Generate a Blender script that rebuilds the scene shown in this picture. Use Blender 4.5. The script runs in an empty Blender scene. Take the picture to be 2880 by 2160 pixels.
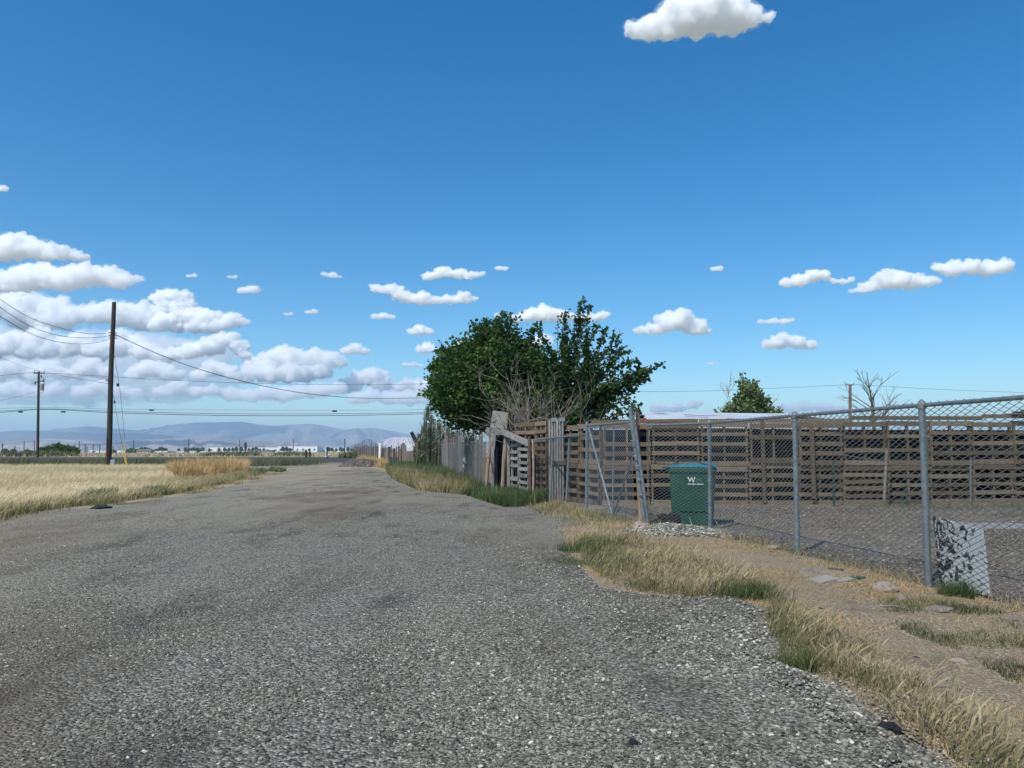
import bpy, bmesh, math, random
import numpy as np
from mathutils import Vector, Matrix, noise as mnoise, geometry as mgeo

random.seed(7)
rng = np.random.default_rng(11)
scene = bpy.context.scene
COL = scene.collection

# ------------------------------------------------------------------ camera
F = 2160.0; CAMH = 1.385; HOR = 1263.0
TH = math.atan((HOR - 1080.0) / F); CT, ST = math.cos(TH), math.sin(TH)
cam_d = bpy.data.cameras.new('camera'); cam = bpy.data.objects.new('camera', cam_d); COL.objects.link(cam)
cam_d.sensor_width = 36.0; cam_d.lens = 36.0 * F / 2880.0
cam_d.clip_start = 0.05; cam_d.clip_end = 60000.0
cam.location = (0, 0, CAMH); cam.rotation_euler = (math.radians(90) + TH, 0, 0)
scene.camera = cam

# ------------------------------------------------------------------ sky, sun, exposure
SUN_EL, SUN_AZ = 52.0, 215.0            # azimuth clockwise from +Y (the view direction)
w = bpy.data.worlds.new('World'); scene.world = w; w.use_nodes = True
nt = w.node_tree; nt.nodes.clear()
sky = nt.nodes.new('ShaderNodeTexSky'); sky.sky_type = 'NISHITA'; sky.sun_disc = False
sky.sun_elevation = math.radians(SUN_EL); sky.sun_rotation = math.radians(SUN_AZ)
sky.altitude = 700; sky.air_density = 1.0; sky.dust_density = 0.35; sky.ozone_density = 2.6
bg = nt.nodes.new('ShaderNodeBackground'); bg.inputs[1].default_value = 0.15
wo = nt.nodes.new('ShaderNodeOutputWorld')
hs = nt.nodes.new('ShaderNodeHueSaturation'); hs.inputs['Saturation'].default_value = 1.42; hs.inputs['Value'].default_value = 1.0
nt.links.new(sky.outputs[0], hs.inputs['Color']); tn = nt.nodes.new('ShaderNodeMix'); tn.data_type = 'RGBA'; tn.blend_type = 'MULTIPLY'; tn.inputs['Factor'].default_value = 1; tn.inputs['B'].default_value = (.82, .915, .87, 1)
nt.links.new(hs.outputs[0], tn.inputs['A']); nt.links.new(tn.outputs['Result'], bg.inputs[0]); nt.links.new(bg.outputs[0], wo.inputs[0])
sl = bpy.data.lights.new('sun', 'SUN'); sl.energy = 4.6; sl.angle = math.radians(0.53); sl.color = (1.0, 0.955, 0.895)
so = bpy.data.objects.new('sun', sl); COL.objects.link(so)
sd = Vector((math.sin(math.radians(SUN_AZ)) * math.cos(math.radians(SUN_EL)),
             math.cos(math.radians(SUN_AZ)) * math.cos(math.radians(SUN_EL)), math.sin(math.radians(SUN_EL))))
so.rotation_euler = sd.to_track_quat('Z', 'Y').to_euler(); so.location = (0, -20, 40)
scene.view_settings.view_transform = 'Standard'; scene.view_settings.look = 'None'
scene.view_settings.exposure = 0.2; scene.view_settings.gamma = 1.0
cy = scene.cycles
cy.max_bounces = 20; cy.diffuse_bounces = 3; cy.glossy_bounces = 3; cy.transmission_bounces = 4
cy.volume_bounces = 20; cy.transparent_max_bounces = 16; cy.use_denoising = True
cy.caustics_reflective = False; cy.caustics_refractive = False

# ------------------------------------------------------------------ pixel -> place helpers (photo pixels 2880x2160)
def P(u, v, Y):
    a = (u - 1440.0) / F; b = (1080.0 - v) / F
    t = Y / (CT - b * ST)
    return Vector((a * t, Y, CAMH + (ST + b * CT) * t))
def G(u, v, z=0.0):
    a = (u - 1440.0) / F; b = (1080.0 - v) / F
    t = (z - CAMH) / (ST + b * CT)
    return Vector((a * t, (CT - b * ST) * t, z))
def zt(y):
    return -max(0.0, y - 140.0) * 0.0033

# ------------------------------------------------------------------ materials
def M(name, stops, scale=4.0, rough=0.85, detail=6.0, stretch=(1, 1, 1), coord='Object', rnd=0.0, bump=0.0,
      metallic=0.0, spec=0.3, attr=None, second=None, bscale=None, translucent=0.0):
    m = bpy.data.materials.new(name); m.use_nodes = True
    t = m.node_tree; N = t.nodes; L = t.links
    bs = N['Principled BSDF']; bs.inputs['Roughness'].default_value = rough
    bs.inputs['Metallic'].default_value = metallic; bs.inputs['Specular IOR Level'].default_value = spec
    tc = N.new('ShaderNodeTexCoord'); mp = N.new('ShaderNodeMapping'); mp.inputs['Scale'].default_value = stretch
    L.new(tc.outputs[coord], mp.inputs[0])
    nz = N.new('ShaderNodeTexNoise'); nz.inputs['Scale'].default_value = scale; nz.inputs['Detail'].default_value = detail
    nz.inputs['Roughness'].default_value = 0.6
    L.new(mp.outputs[0], nz.inputs['Vector'])
    cr = N.new('ShaderNodeValToRGB'); e = cr.color_ramp.elements
    while len(e) < len(stops): e.new(0.5)
    for i, (p, c) in enumerate(stops):
        e[i].position = p; e[i].color = (c[0], c[1], c[2], 1)
    fac = nz.outputs['Fac']
    if attr:
        at = N.new('ShaderNodeAttribute'); at.attribute_name = attr
        if scale > 0:
            ma = N.new('ShaderNodeMath'); ma.operation = 'MULTIPLY_ADD'; ma.inputs[1].default_value = 0.25; 
            sb = N.new('ShaderNodeMath'); sb.operation = 'SUBTRACT'; sb.inputs[1].default_value = 0.125
            L.new(fac, ma.inputs[0]); L.new(at.outputs['Fac'], ma.inputs[2]); L.new(ma.outputs[0], sb.inputs[0])
            fac = sb.outputs[0]
        else: fac = at.outputs['Fac']
    if rnd > 0:
        oi = N.new('ShaderNodeObjectInfo')
        ma = N.new('ShaderNodeMath'); ma.operation = 'MULTIPLY_ADD'; ma.inputs[1].default_value = rnd
        L.new(oi.outputs['Random'], ma.inputs[0]); L.new(fac, ma.inputs[2])
        sb = N.new('ShaderNodeMath'); sb.operation = 'SUBTRACT'; sb.inputs[1].default_value = rnd * 0.5
        L.new(ma.outputs[0], sb.inputs[0]); fac = sb.outputs[0]
    L.new(fac, cr.inputs[0]); out = cr.outputs[0]
    if second:      # (scale, lo, hi, colour): patches with a shape of their own (stains, moss, rust, painted cloud shadow)
        n2 = N.new('ShaderNodeTexNoise'); n2.inputs['Scale'].default_value = second[0]; n2.inputs['Detail'].default_value = 5
        L.new(mp.outputs[0], n2.inputs['Vector'])
        mr = N.new('ShaderNodeMapRange'); mr.inputs['From Min'].default_value = second[1]; mr.inputs['From Max'].default_value = second[2]
        L.new(n2.outputs['Fac'], mr.inputs['Value'])
        mx = N.new('ShaderNodeMix'); mx.data_type = 'RGBA'
        L.new(mr.outputs[0], mx.inputs['Factor']); L.new(out, mx.inputs['A']); mx.inputs['B'].default_value = (*second[3], 1)
        out = mx.outputs['Result']
    L.new(out, bs.inputs['Base Color'])
    if bump > 0:
        bp = N.new('ShaderNodeBump'); bp.inputs['Strength'].default_value = bump; bp.inputs['Distance'].default_value = 0.02
        nb = N.new('ShaderNodeTexNoise'); nb.inputs['Scale'].default_value = bscale or scale * 2; nb.inputs['Detail'].default_value = 6
        L.new(mp.outputs[0], nb.inputs['Vector']); L.new(nb.outputs['Fac'], bp.inputs['Height']); L.new(bp.outputs[0], bs.inputs['Normal'])
    if translucent > 0:
        tr = N.new('ShaderNodeBsdfTranslucent'); ms = N.new('ShaderNodeMixShader'); ms.inputs[0].default_value = translucent
        L.new(out, tr.inputs[0]); L.new(bs.outputs[0], ms.inputs[1]); L.new(tr.outputs[0], ms.inputs[2])
        L.new(ms.outputs[0], N['Material Output'].inputs[0])
    return m

def gravel_mat(name, base, patches, cell=58.0, light=0.5, bump=0.9):
    m = bpy.data.materials.new(name); m.use_nodes = True
    t = m.node_tree; N = t.nodes; L = t.links; bs = N['Principled BSDF']; bs.inputs['Roughness'].default_value = 0.95
    bs.inputs['Specular IOR Level'].default_value = 0.2
    tc = N.new('ShaderNodeTexCoord')
    vo = N.new('ShaderNodeTexVoronoi'); vo.inputs['Scale'].default_value = cell; vo.inputs['Randomness'].default_value = 1
    L.new(tc.outputs['Object'], vo.inputs['Vector'])
    cr = N.new('ShaderNodeValToRGB'); e = cr.color_ramp.elements
    while len(e) < len(base): e.new(0.5)
    for i, (p, c) in enumerate(base): e[i].position = p; e[i].color = (*c, 1)
    sp = N.new('ShaderNodeSeparateColor'); L.new(vo.outputs['Color'], sp.inputs[0]); L.new(sp.outputs[0], cr.inputs[0])
    out = cr.outputs[0]
    for (sc, lo, hi, c, st, amt) in patches:
        mp = N.new('ShaderNodeMapping'); mp.inputs['Scale'].default_value = st; L.new(tc.outputs['Object'], mp.inputs[0])
        nz = N.new('ShaderNodeTexNoise'); nz.inputs['Scale'].default_value = sc; nz.inputs['Detail'].default_value = 9
        nz.inputs['Roughness'].default_value = 0.62; L.new(mp.outputs[0], nz.inputs['Vector'])
        mr = N.new('ShaderNodeMapRange'); mr.inputs['From Min'].default_value = lo; mr.inputs['From Max'].default_value = hi
        mr.inputs['To Max'].default_value = amt
        L.new(nz.outputs['Fac'], mr.inputs['Value'])
        mx = N.new('ShaderNodeMix'); mx.data_type = 'RGBA'; L.new(mr.outputs[0], mx.inputs['Factor']); L.new(out, mx.inputs['A'])
        mx.inputs['B'].default_value = (*c, 1); out = mx.outputs['Result']
    L.new(out, bs.inputs['Base Color'])
    nb = N.new('ShaderNodeTexNoise'); nb.inputs['Scale'].default_value = cell * 0.5; nb.inputs['Detail'].default_value = 8
    L.new(tc.outputs['Object'], nb.inputs['Vector'])
    b1 = N.new('ShaderNodeBump'); b1.inputs['Strength'].default_value = bump; b1.inputs['Distance'].default_value = 0.02; b1.invert = True
    L.new(vo.outputs['Distance'], b1.inputs['Height'])
    b2 = N.new('ShaderNodeBump'); b2.inputs['Strength'].default_value = 0.5; b2.inputs['Distance'].default_value = 0.03
    L.new(nb.outputs['Fac'], b2.inputs['Height']); L.new(b1.outputs[0], b2.inputs['Normal']); L.new(b2.outputs[0], bs.inputs['Normal'])
    return m

def stop2(a, b, lo=0.3, hi=0.7): return [(lo, a), (hi, b)]
MT = {}
MT['gravel'] = gravel_mat('grey_gravel', [(0.0, (.065, .058, .042)), (0.35, (.18, .163, .122)), (0.75, (.295, .272, .207)), (0.95, (.44, .41, .325)), (1, (.52, .49, .43))],
    [(0.30, .49, .64, (.13, .093, .062), (1, .5, 1), .85), (1.5, .53, .66, (.08, .066, .052), (1, .35, 1), .75),
     (0.11, .47, .60, (.36, .30, .21), (1, .6, 1), .55)])
MT['farroad'] = MT['gravel']
MT['yard'] = gravel_mat('yard_litter', [(0, (.075, .06, .045)), (.4, (.185, .15, .115)), (.8, (.27, .225, .175)), (1, (.48, .42, .33))],
    [(0.8, .50, .66, (.10, .10, .052), (1, 1, 1), .5), (3.0, .5, .7, (.13, .10, .07), (1, 1, 1), .6)], cell=30)
MT['dirt'] = gravel_mat('dry_dirt', [(0, (.19, .145, .082)), (.5, (.31, .235, .145)), (.9, (.40, .315, .205)), (1, (.56, .48, .35))],
    [(1.4, .5, .68, (.33, .25, .15), (1, 1, 1), .6), (2.5, .55, .7, (.12, .10, .08), (1, 1, 1), .6)], cell=75, bump=.5)
MT['asphalt'] = M('old_asphalt', stop2((.035, .034, .034), (.062, .058, .055)), scale=1.2, rough=.9)
MT['rubble'] = gravel_mat('rubble', [(0, (.035, .03, .026)), (.5, (.075, .066, .056)), (1, (.17, .155, .135))], [], cell=9)
MT['groundfar'] = gravel_mat('straw_ground', [(0, (.22, .18, .11)), (1, (.34, .29, .19))],
    [(0.05, .48, .62, (.20, .19, .10), (1, 1, 1), .7), (0.5, .5, .7, (.40, .34, .22), (1, 1, 1), .6)], cell=26.0, bump=.5)
MT['concrete'] = M('concrete', stop2((.24, .22, .19), (.34, .31, .27)), scale=3)
MT['pebble'] = M('pebble', [(0, (.04, .036, .026)), (.3, (.14, .128, .093)), (.65, (.305, .282, .212)), (.92, (.48, .45, .35)), (1, (.72, .68, .56))], scale=60, attr='rnd', rough=.85)
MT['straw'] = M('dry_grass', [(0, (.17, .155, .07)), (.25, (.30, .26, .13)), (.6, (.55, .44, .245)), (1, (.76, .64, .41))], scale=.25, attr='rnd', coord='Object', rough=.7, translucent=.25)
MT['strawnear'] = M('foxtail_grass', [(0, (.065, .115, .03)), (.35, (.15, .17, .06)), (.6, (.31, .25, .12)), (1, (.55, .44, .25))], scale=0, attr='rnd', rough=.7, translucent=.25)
MT['greengrass'] = M('green_grass', [(0, (.04, .075, .025)), (.45, (.085, .135, .042)), (.75, (.17, .20, .075)), (1, (.38, .32, .18))], scale=0, attr='rnd', rough=.6, translucent=.3)
MT['orange'] = M('tumbleweed_grass', [(0, (.25, .17, .07)), (.5, (.50, .33, .14)), (1, (.68, .49, .25))], scale=0, attr='rnd', rough=.8, translucent=.2)
MT['leafdark'] = M('dark_leaf', [(0, (.024, .055, .015)), (.5, (.06, .12, .024)), (.85, (.11, .195, .036)), (1, (.21, .31, .07))], scale=0, attr='rnd', rough=.5, spec=.3, translucent=.42)
MT['leaffar'] = M('pale_leaf', [(0, (.07, .11, .035)), (1, (.20, .26, .10))], scale=0, attr='rnd', rough=.5, translucent=.25)
MT['scrub'] = M('scrub_leaf', [(0, (.06, .07, .03)), (1, (.17, .17, .08))], scale=0, attr='rnd', rough=.8)
MT['reedleaf'] = M('reed_leaf', [(0, (.07, .09, .045)), (.6, (.20, .20, .11)), (1, (.45, .38, .24))], scale=0, attr='rnd', rough=.7)
MT['bark'] = M('bark', stop2((.07, .055, .042), (.17, .14, .11)), scale=9, stretch=(1, 1, .2), bump=.5)
MT['deadwood'] = M('dead_branch', stop2((.20, .16, .12), (.40, .34, .27)), scale=6)
MT['pole'] = M('creosote_wood', stop2((.022, .016, .013), (.07, .05, .038)), scale=8, stretch=(6, 6, .25), bump=.4)
MT['polebrown'] = M('brown_pole_wood', stop2((.13, .07, .05), (.22, .13, .10)), scale=6, stretch=(5, 5, .3))
MT['wood'] = M('weathered_pallet_wood', [(.2, (.10, .068, .042)), (.5, (.20, .142, .088)), (.8, (.32, .235, .15))], scale=5, stretch=(.5, 6, 9), rnd=.45, bump=.5, second=(1.2, .58, .75, (.065, .052, .042)))
MT['woodgrey'] = M('grey_weathered_wood', [(.2, (.15, .135, .118)), (.5, (.27, .25, .225)), (.8, (.40, .38, .345))], scale=5, stretch=(3, 3, 1), rnd=.4, bump=.5)
MT['plank'] = M('weathered_plank', [(.15, (.07, .062, .055)), (.5, (.165, .15, .135)), (.85, (.29, .265, .235))], scale=4, stretch=(8, 8, .6), rnd=.5, bump=.5, second=(1, .6, .75, (.16, .09, .06)))
MT['darkwood'] = M('dark_stake_wood', [(.15, (.05, .036, .03)), (.5, (.115, .08, .062)), (.85, (.19, .14, .11))], scale=4, stretch=(8, 8, .6), rnd=.6)
MT['log'] = M('peeled_log', [(.2, (.24, .14, .08)), (.5, (.34, .26, .19)), (.8, (.5, .45, .38))], scale=2.2, stretch=(2, 2, .8), bump=.4, rnd=.2)
MT['galv'] = M('galvanised_steel', stop2((.13, .15, .155), (.25, .28, .285)), scale=14, rough=.55, metallic=.35, spec=.5, rnd=.1)
MT['wire'] = M('galvanised_wire', stop2((.30, .31, .30), (.46, .47, .45)), scale=5, rough=.55, metallic=.3, spec=.5)
MT['rust'] = M('rusty_steel', stop2((.07, .03, .02), (.16, .07, .045)), scale=20, rough=.85)
MT['white'] = M('white_paint', stop2((.62, .62, .60), (.78, .78, .76)), scale=1.2, rough=.6)
MT['roofwhite'] = M('white_roof_coating', stop2((.60, .62, .62), (.80, .81, .80)), scale=.7, rough=.5, second=(.5, .6, .68, (.30, .31, .31)))
MT['peach'] = M('peach_siding', stop2((.40, .30, .23), (.5, .39, .31)), scale=1.5)
MT['dark'] = M('opening_shadow', stop2((.008, .011, .015), (.018, .022, .028)), scale=3, rough=.9)
MT['backing'] = M('dark_backing_sheet', stop2((.006, .007, .008), (.014, .015, .016)), scale=3, rough=.95)
MT['ply'] = M('weathered_plywood', [(.2, (.27, .25, .215)), (.5, (.36, .34, .30)), (.8, (.46, .44, .40))], scale=2.5, stretch=(1, 1, 3), bump=.2)
MT['bin'] = M('green_bin_plastic', stop2((.008, .065, .040), (.018, .105, .062)), scale=1.8, rough=.42, spec=.5, second=(2.5, .58, .8, (.03, .075, .055)))
MT['lid'] = M('teal_lid_plastic', stop2((.02, .17, .21), (.05, .26, .31)), scale=2, rough=.4, spec=.5)
MT['tyre'] = M('black_rubber', stop2((.012, .012, .012), (.03, .03, .03)), scale=5, rough=.8)
MT['logow'] = M('white_decal', stop2((.68, .70, .70), (.8, .8, .8)), scale=9, rough=.5)
MT['logom'] = M('faded_decal', stop2((.05, .17, .12), (.10, .22, .165)), scale=9, rough=.5)
MT['rock'] = M('rock', [(.2, (.17, .135, .10)), (.5, (.29, .235, .185)), (.8, (.40, .335, .27))], scale=6, bump=.6, rnd=.3)
MT['pinkrock'] = M('pink_rock', stop2((.32, .24, .20), (.45, .36, .31)), scale=6, bump=.6)
MT['greenplastic'] = M('dark_green_scrap', stop2((.015, .06, .045), (.04, .10, .075)), scale=8, rough=.5)
MT['yellow'] = M('yellow_guy_guard', stop2((.48, .32, .06), (.6, .42, .10)), scale=5)
MT['metalgrey'] = M('grey_equipment', stop2((.2, .21, .22), (.33, .34, .35)), scale=5, rough=.5)
MT['wirebk'] = M('cable_black', stop2((.02, .022, .026), (.05, .052, .056)), scale=1)
MT['farwhite'] = M('far_white_wall', stop2((.66, .66, .64), (.8, .8, .78)), scale=.1)
MT['farroof'] = M('far_grey_roof', stop2((.13, .12, .12), (.2, .19, .18)), scale=.3)
MT['glass'] = M('dark_window', stop2((.02, .03, .04), (.05, .06, .07)), scale=1, rough=.15, spec=.6)
def hillmat(name, a, b, patch, amt=.55, s=.0016):  # patch: cloud shadow painted into the mountain colour
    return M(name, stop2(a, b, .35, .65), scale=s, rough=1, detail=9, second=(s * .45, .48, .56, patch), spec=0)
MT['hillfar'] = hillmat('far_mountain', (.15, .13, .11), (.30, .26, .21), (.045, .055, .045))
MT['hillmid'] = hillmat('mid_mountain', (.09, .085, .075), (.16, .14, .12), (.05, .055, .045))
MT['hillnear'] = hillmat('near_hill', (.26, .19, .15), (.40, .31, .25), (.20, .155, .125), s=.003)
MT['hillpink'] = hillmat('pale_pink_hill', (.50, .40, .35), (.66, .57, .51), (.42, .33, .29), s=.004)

# flaking painted board: large white paint flakes over black
def board_mat():
    m = bpy.data.materials.new('flaking_paint'); m.use_nodes = True; t = m.node_tree; N = t.nodes; L = t.links; bs = N['Principled BSDF']
    tc = N.new('ShaderNodeTexCoord'); nz = N.new('ShaderNodeTexNoise'); nz.inputs['Scale'].default_value = 13; nz.inputs['Detail'].default_value = 8
    nz.inputs['Distortion'].default_value = 1.3
    gr = N.new('ShaderNodeSeparateXYZ'); L.new(tc.outputs['Object'], gr.inputs[0]); L.new(tc.outputs['Object'], nz.inputs['Vector'])
    # paint is lost most towards the far top corner
    a = N.new('ShaderNodeMath'); a.operation = 'MULTIPLY_ADD'; a.inputs[1].default_value = -.30; a.inputs[2].default_value = -.105
    L.new(gr.outputs['Y'], a.inputs[0])
    b = N.new('ShaderNodeMath'); b.operation = 'ADD'; L.new(a.outputs[0], b.inputs[0]); L.new(nz.outputs['Fac'], b.inputs[1])
    cr = N.new('ShaderNodeValToRGB'); e = cr.color_ramp.elements; e[0].position = .43; e[0].color = (.022, .022, .024, 1); e[1].position = .47; e[1].color = (.56, .56, .53, 1)
    L.new(b.outputs[0], cr.inputs[0]); L.new(cr.outputs[0], bs.inputs['Base Color']); bs.inputs['Roughness'].default_value = .8
    return m
MT['board'] = board_mat()

# ------------------------------------------------------------------ object helpers
ORIG = {}
def tag(o, label=None, cat=None, group=None, kind=None):
    if label: o['label'] = label
    if cat: o['category'] = cat
    if group: o['group'] = group
    if kind: o['kind'] = kind
    return o
def empty(name, loc, label, cat, group=None):
    o = bpy.data.objects.new(name, None); COL.objects.link(o); o.location = loc; o.empty_display_size = .2
    ORIG[o.name] = Vector(loc); return tag(o, label, cat, group)
class MB:
    def __init__(s): s.v = []; s.f = []
    def add(s, vs, fs):
        k = len(s.v); s.v += [tuple(v) for v in vs]; s.f += [tuple(i + k for i in f) for f in fs]; return s
    def box(s, c, size, R=None, jit=0):
        c = Vector(c); hx, hy, hz = [q / 2 for q in size]; vs = []
        for z in (-hz, hz):
            for x, y in ((-hx, -hy), (hx, -hy), (hx, hy), (-hx, hy)):
                p = Vector((x + random.uniform(-jit, jit), y + random.uniform(-jit, jit), z + random.uniform(-jit, jit)))
                if R is not None: p = R @ p
                vs.append(p + c)
        return s.add(vs, [(3, 2, 1, 0), (4, 5, 6, 7), (0, 1, 5, 4), (1, 2, 6, 5), (2, 3, 7, 6), (3, 0, 4, 7)])
    def bar(s, a, b, wd, th, up=Vector((0, 0, 1)), jit=0):      # rectangular bar from a to b, wd along 'up', th across
        a, b = Vector(a), Vector(b); d = b - a; L = d.length; x = d.normalized(); y = up.cross(x)
        if y.length < 1e-4: y = Vector((1, 0, 0)).cross(x)
        y.normalize(); z = x.cross(y)
        R = Matrix((x, y, z)).transposed()
        return s.box((a + b) / 2, (L, th, wd), R, jit)
    def tube(s, pts, r, n=8, cap=True):
        pts = [Vector(p) for p in pts]; m = len(pts); rs = r if isinstance(r, (list, tuple)) else [r] * m
        vs = []; prev = None
        for i, p in enumerate(pts):
            d = (pts[min(i + 1, m - 1)] - pts[max(i - 1, 0)]).normalized()
            if prev is None:
                ax = Vector((0, 0, 1)) if abs(d.z) < .9 else Vector((1, 0, 0)); u = d.cross(ax).normalized()
            else:
                u = prev - d * prev.dot(d); u.normalize()
            prev = u; w_ = d.cross(u)
            for k in range(n):
                a = 2 * math.pi * k / n; vs.append(p + (u * math.cos(a) + w_ * math.sin(a)) * rs[i])
        fs = [(i * n + k, i * n + (k + 1) % n, (i + 1) * n + (k + 1) % n, (i + 1) * n + k) for i in range(m - 1) for k in range(n)]
        if cap: fs += [tuple(range(n - 1, -1, -1)), tuple((m - 1) * n + k for k in range(n))]
        return s.add(vs, fs)
    def build(s, name, mat, parent=None, loc=None, smooth=False):
        if parent is not None: o0 = ORIG[parent.name]
        elif loc is not None: o0 = Vector(loc)
        else:
            xs = [v[0] for v in s.v]; ys = [v[1] for v in s.v]; zs = [v[2] for v in s.v]
            o0 = Vector(((min(xs) + max(xs)) / 2, (min(ys) + max(ys)) / 2, min(zs)))
        me = bpy.data.meshes.new(name); me.from_pydata([(x - o0.x, y - o0.y, z - o0.z) for x, y, z in s.v], [], s.f)
        me.materials.append(mat); me.update()
        if smooth: me.shade_smooth()
        o = bpy.data.objects.new(name, me); COL.objects.link(o); ORIG[o.name] = o0
        if parent is not None: o.parent = parent
        else: o.location = o0
        return o
def np_obj(name, V, Fc, mat, attr=None, smooth=False, parent=None, loc=None):
    """V (N,3) array; Fc (M,k) array of faces; attr (N,) floats called rnd."""
    V = np.asarray(V, dtype=np.float64); Fc = np.asarray(Fc, dtype=np.int32); k = Fc.shape[1]
    if parent is not None: o0 = ORIG[parent.name]
    elif loc is not None: o0 = Vector(loc)
    else: o0 = Vector(((V[:, 0].min() + V[:, 0].max()) / 2, (V[:, 1].min() + V[:, 1].max()) / 2, V[:, 2].min()))
    me = bpy.data.meshes.new(name); me.vertices.add(len(V)); me.vertices.foreach_set('co', (V - np.array(o0)).astype(np.float32).ravel())
    me.loops.add(Fc.size); me.loops.foreach_set('vertex_index', Fc.ravel())
    me.polygons.add(len(Fc)); me.polygons.foreach_set('loop_start', np.arange(0, Fc.size, k, dtype=np.int32))
    me.polygons.foreach_set('use_smooth', np.full(len(Fc), smooth))
    me.update(calc_edges=True)
    if attr is not None:
        a = me.attributes.new('rnd', 'FLOAT', 'POINT'); a.data.foreach_set('value', np.asarray(attr, dtype=np.float32))
    me.materials.append(mat); o = bpy.data.objects.new(name, me); COL.objects.link(o); ORIG[o.name] = o0
    if parent is not None: o.parent = parent
    else: o.location = o0
    return o
def inpoly(x, y, poly):
    x = np.asarray(x); y = np.asarray(y); c = np.zeros(x.shape, bool); n = len(poly)
    for i in range(n):
        x1, y1 = poly[i][:2]; x2, y2 = poly[(i + 1) % n][:2]
        m = ((y1 > y) != (y2 > y)) & (x < (x2 - x1) * (y - y1) / ((y2 - y1) if y2 != y1 else 1e-9) + x1); c ^= m
    return c
def sample_poly(poly, n, bias=0.0):
    """n random points in polygon; bias>0 puts more of them near the camera"""
    xs = [p[0] for p in poly]; ys = [p[1] for p in poly]; X = []; Y = []; got = 0
    while got < n:
        y = rng.uniform(min(ys), max(ys), n * 2); x = rng.uniform(min(xs), max(xs), n * 2); k = inpoly(x, y, poly)
        if bias > 0: k &= rng.uniform(0, 1, len(y)) < (min(ys) / np.maximum(y, .1)) ** bias
        X.append(x[k]); Y.append(y[k]); got += int(k.sum())
    return np.concatenate(X)[:n], np.concatenate(Y)[:n]
def gpoly(px): return [tuple(G(u, v)[:2]) for u, v in px]
def dens(poly, step, jit):
    """densified, jittered outline"""
    out = []
    for i in range(len(poly)):
        a = Vector(poly[i][:2]); b = Vector(poly[(i + 1) % len(poly)][:2]); st = step * max(1.0, min(a.y, b.y) / 8); n = max(1, int((b - a).length / st))
        for k in range(n):
            p = a.lerp(b, k / n); q = mnoise.noise_vector(Vector((p.x * 1.3 / max(1, p.y / 8), p.y * 1.3 / max(1, p.y / 8), 0))) * jit * max(1, p.y / 10)
            out.append((p.x + q.x, p.y + q.y))
    return out
def sheet(name, poly, z, mat, cell=None, hf=None, rise=.3, **tg):
    """flat ground sheet inside a polygon; with cell and hf it carries low bumps that die out at its edge"""
    pts = [Vector((x, y)) for x, y in poly]; n = len(pts); vs = list(pts)
    if cell:
        xs = [p.x for p in pts]; ys = [p.y for p in pts]; y = min(ys) + cell
        while y < max(ys):
            st = cell * max(1.0, y / 7.0); x = np.arange(min(xs) + st, max(xs), st); x = x + rng.uniform(-.25, .25, len(x)) * st
            yy = np.full(len(x), y) + rng.uniform(-.25, .25, len(x)) * st; k = inpoly(x, yy, poly)
            vs += [Vector((float(a), float(b))) for a, b in zip(x[k], yy[k])]; y += st
    r = mgeo.delaunay_2d_cdt(vs, [(i, (i + 1) % n) for i in range(n)], [], 1, 1e-5)
    V = r[0]; Fs = r[2]; E = np.array([[*p] for p in poly]); out = []
    for p in V:
        h = 0
        if hf:
            h = hf(p.x, p.y)
            d = seg_dist(np.array([p.x]), np.array([p.y]), poly)[0]; h *= min(1, max(0, d / rise))
        out.append((p.x, p.y, z + h))
    mb = MB(); mb.v = out; mb.f = [tuple(f) for f in Fs]
    o = mb.build(name, mat, loc=(0, 0, 0), smooth=True); return o
def seg_dist(x, y, poly, closed=True):
    d = np.full(x.shape, 1e9); n = len(poly)
    for i in range(n if closed else n - 1):
        x1, y1 = poly[i][:2]; x2, y2 = poly[(i + 1) % n][:2]; L2 = (x2 - x1) ** 2 + (y2 - y1) ** 2 + 1e-12
        t = np.clip(((x - x1) * (x2 - x1) + (y - y1) * (y2 - y1)) / L2, 0, 1)
        d = np.minimum(d, np.hypot(x - x1 - t * (x2 - x1), y - y1 - t * (y2 - y1)))
    return d
def vnoise(x, y, s, seed=0.0):
    return np.array([mnoise.noise(Vector((a * s, b * s, seed))) for a, b in zip(x, y)])

def blades(name, X, Y, Z, h, wd, lean, rnd, mat, seg=3, winddir=None, head=0.0, tipadd=.25, **kw):
    """one object of many bent tapering grass blades; head = share with a seed head"""
    n = len(X); a = rng.uniform(0, 2 * np.pi, n); ux, uy = np.cos(a), np.sin(a)
    if winddir is not None:
        b = winddir + rng.normal(0, .5, n)
    else: b = rng.uniform(0, 2 * np.pi, n)
    lx, ly = np.cos(b) * lean * h, np.sin(b) * lean * h
    rows = seg + 1; V = np.zeros((n, rows * 2, 3)); R = np.zeros((n, rows * 2))
    for i in range(rows):
        t = i / seg; ww = wd * (1 - t ** 1.5) * .5 + wd * .04
        hd = (rng.uniform(0, 1, n) < head) if i == 0 else hd
        if i == rows - 2: ww = np.where(hd, wd * 1.5, ww)
        cx = X + lx * t * t; cyy = Y + ly * t * t; cz = Z + h * t * (1 - .25 * lean * t)
        V[:, 2 * i] = np.stack([cx - ux * ww, cyy - uy * ww, cz], 1); V[:, 2 * i + 1] = np.stack([cx + ux * ww, cyy + uy * ww, cz], 1)
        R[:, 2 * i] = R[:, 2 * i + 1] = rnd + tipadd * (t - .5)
    base = np.arange(n)[:, None, None] * rows * 2
    q = np.array([[2 * i, 2 * i + 1, 2 * i + 3, 2 * i + 2] for i in range(seg)])[None]
    Fc = (base + q).reshape(-1, 4)
    return np_obj(name, V.reshape(-1, 3), Fc, mat, np.clip(R.reshape(-1), 0, 1), **kw)

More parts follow.
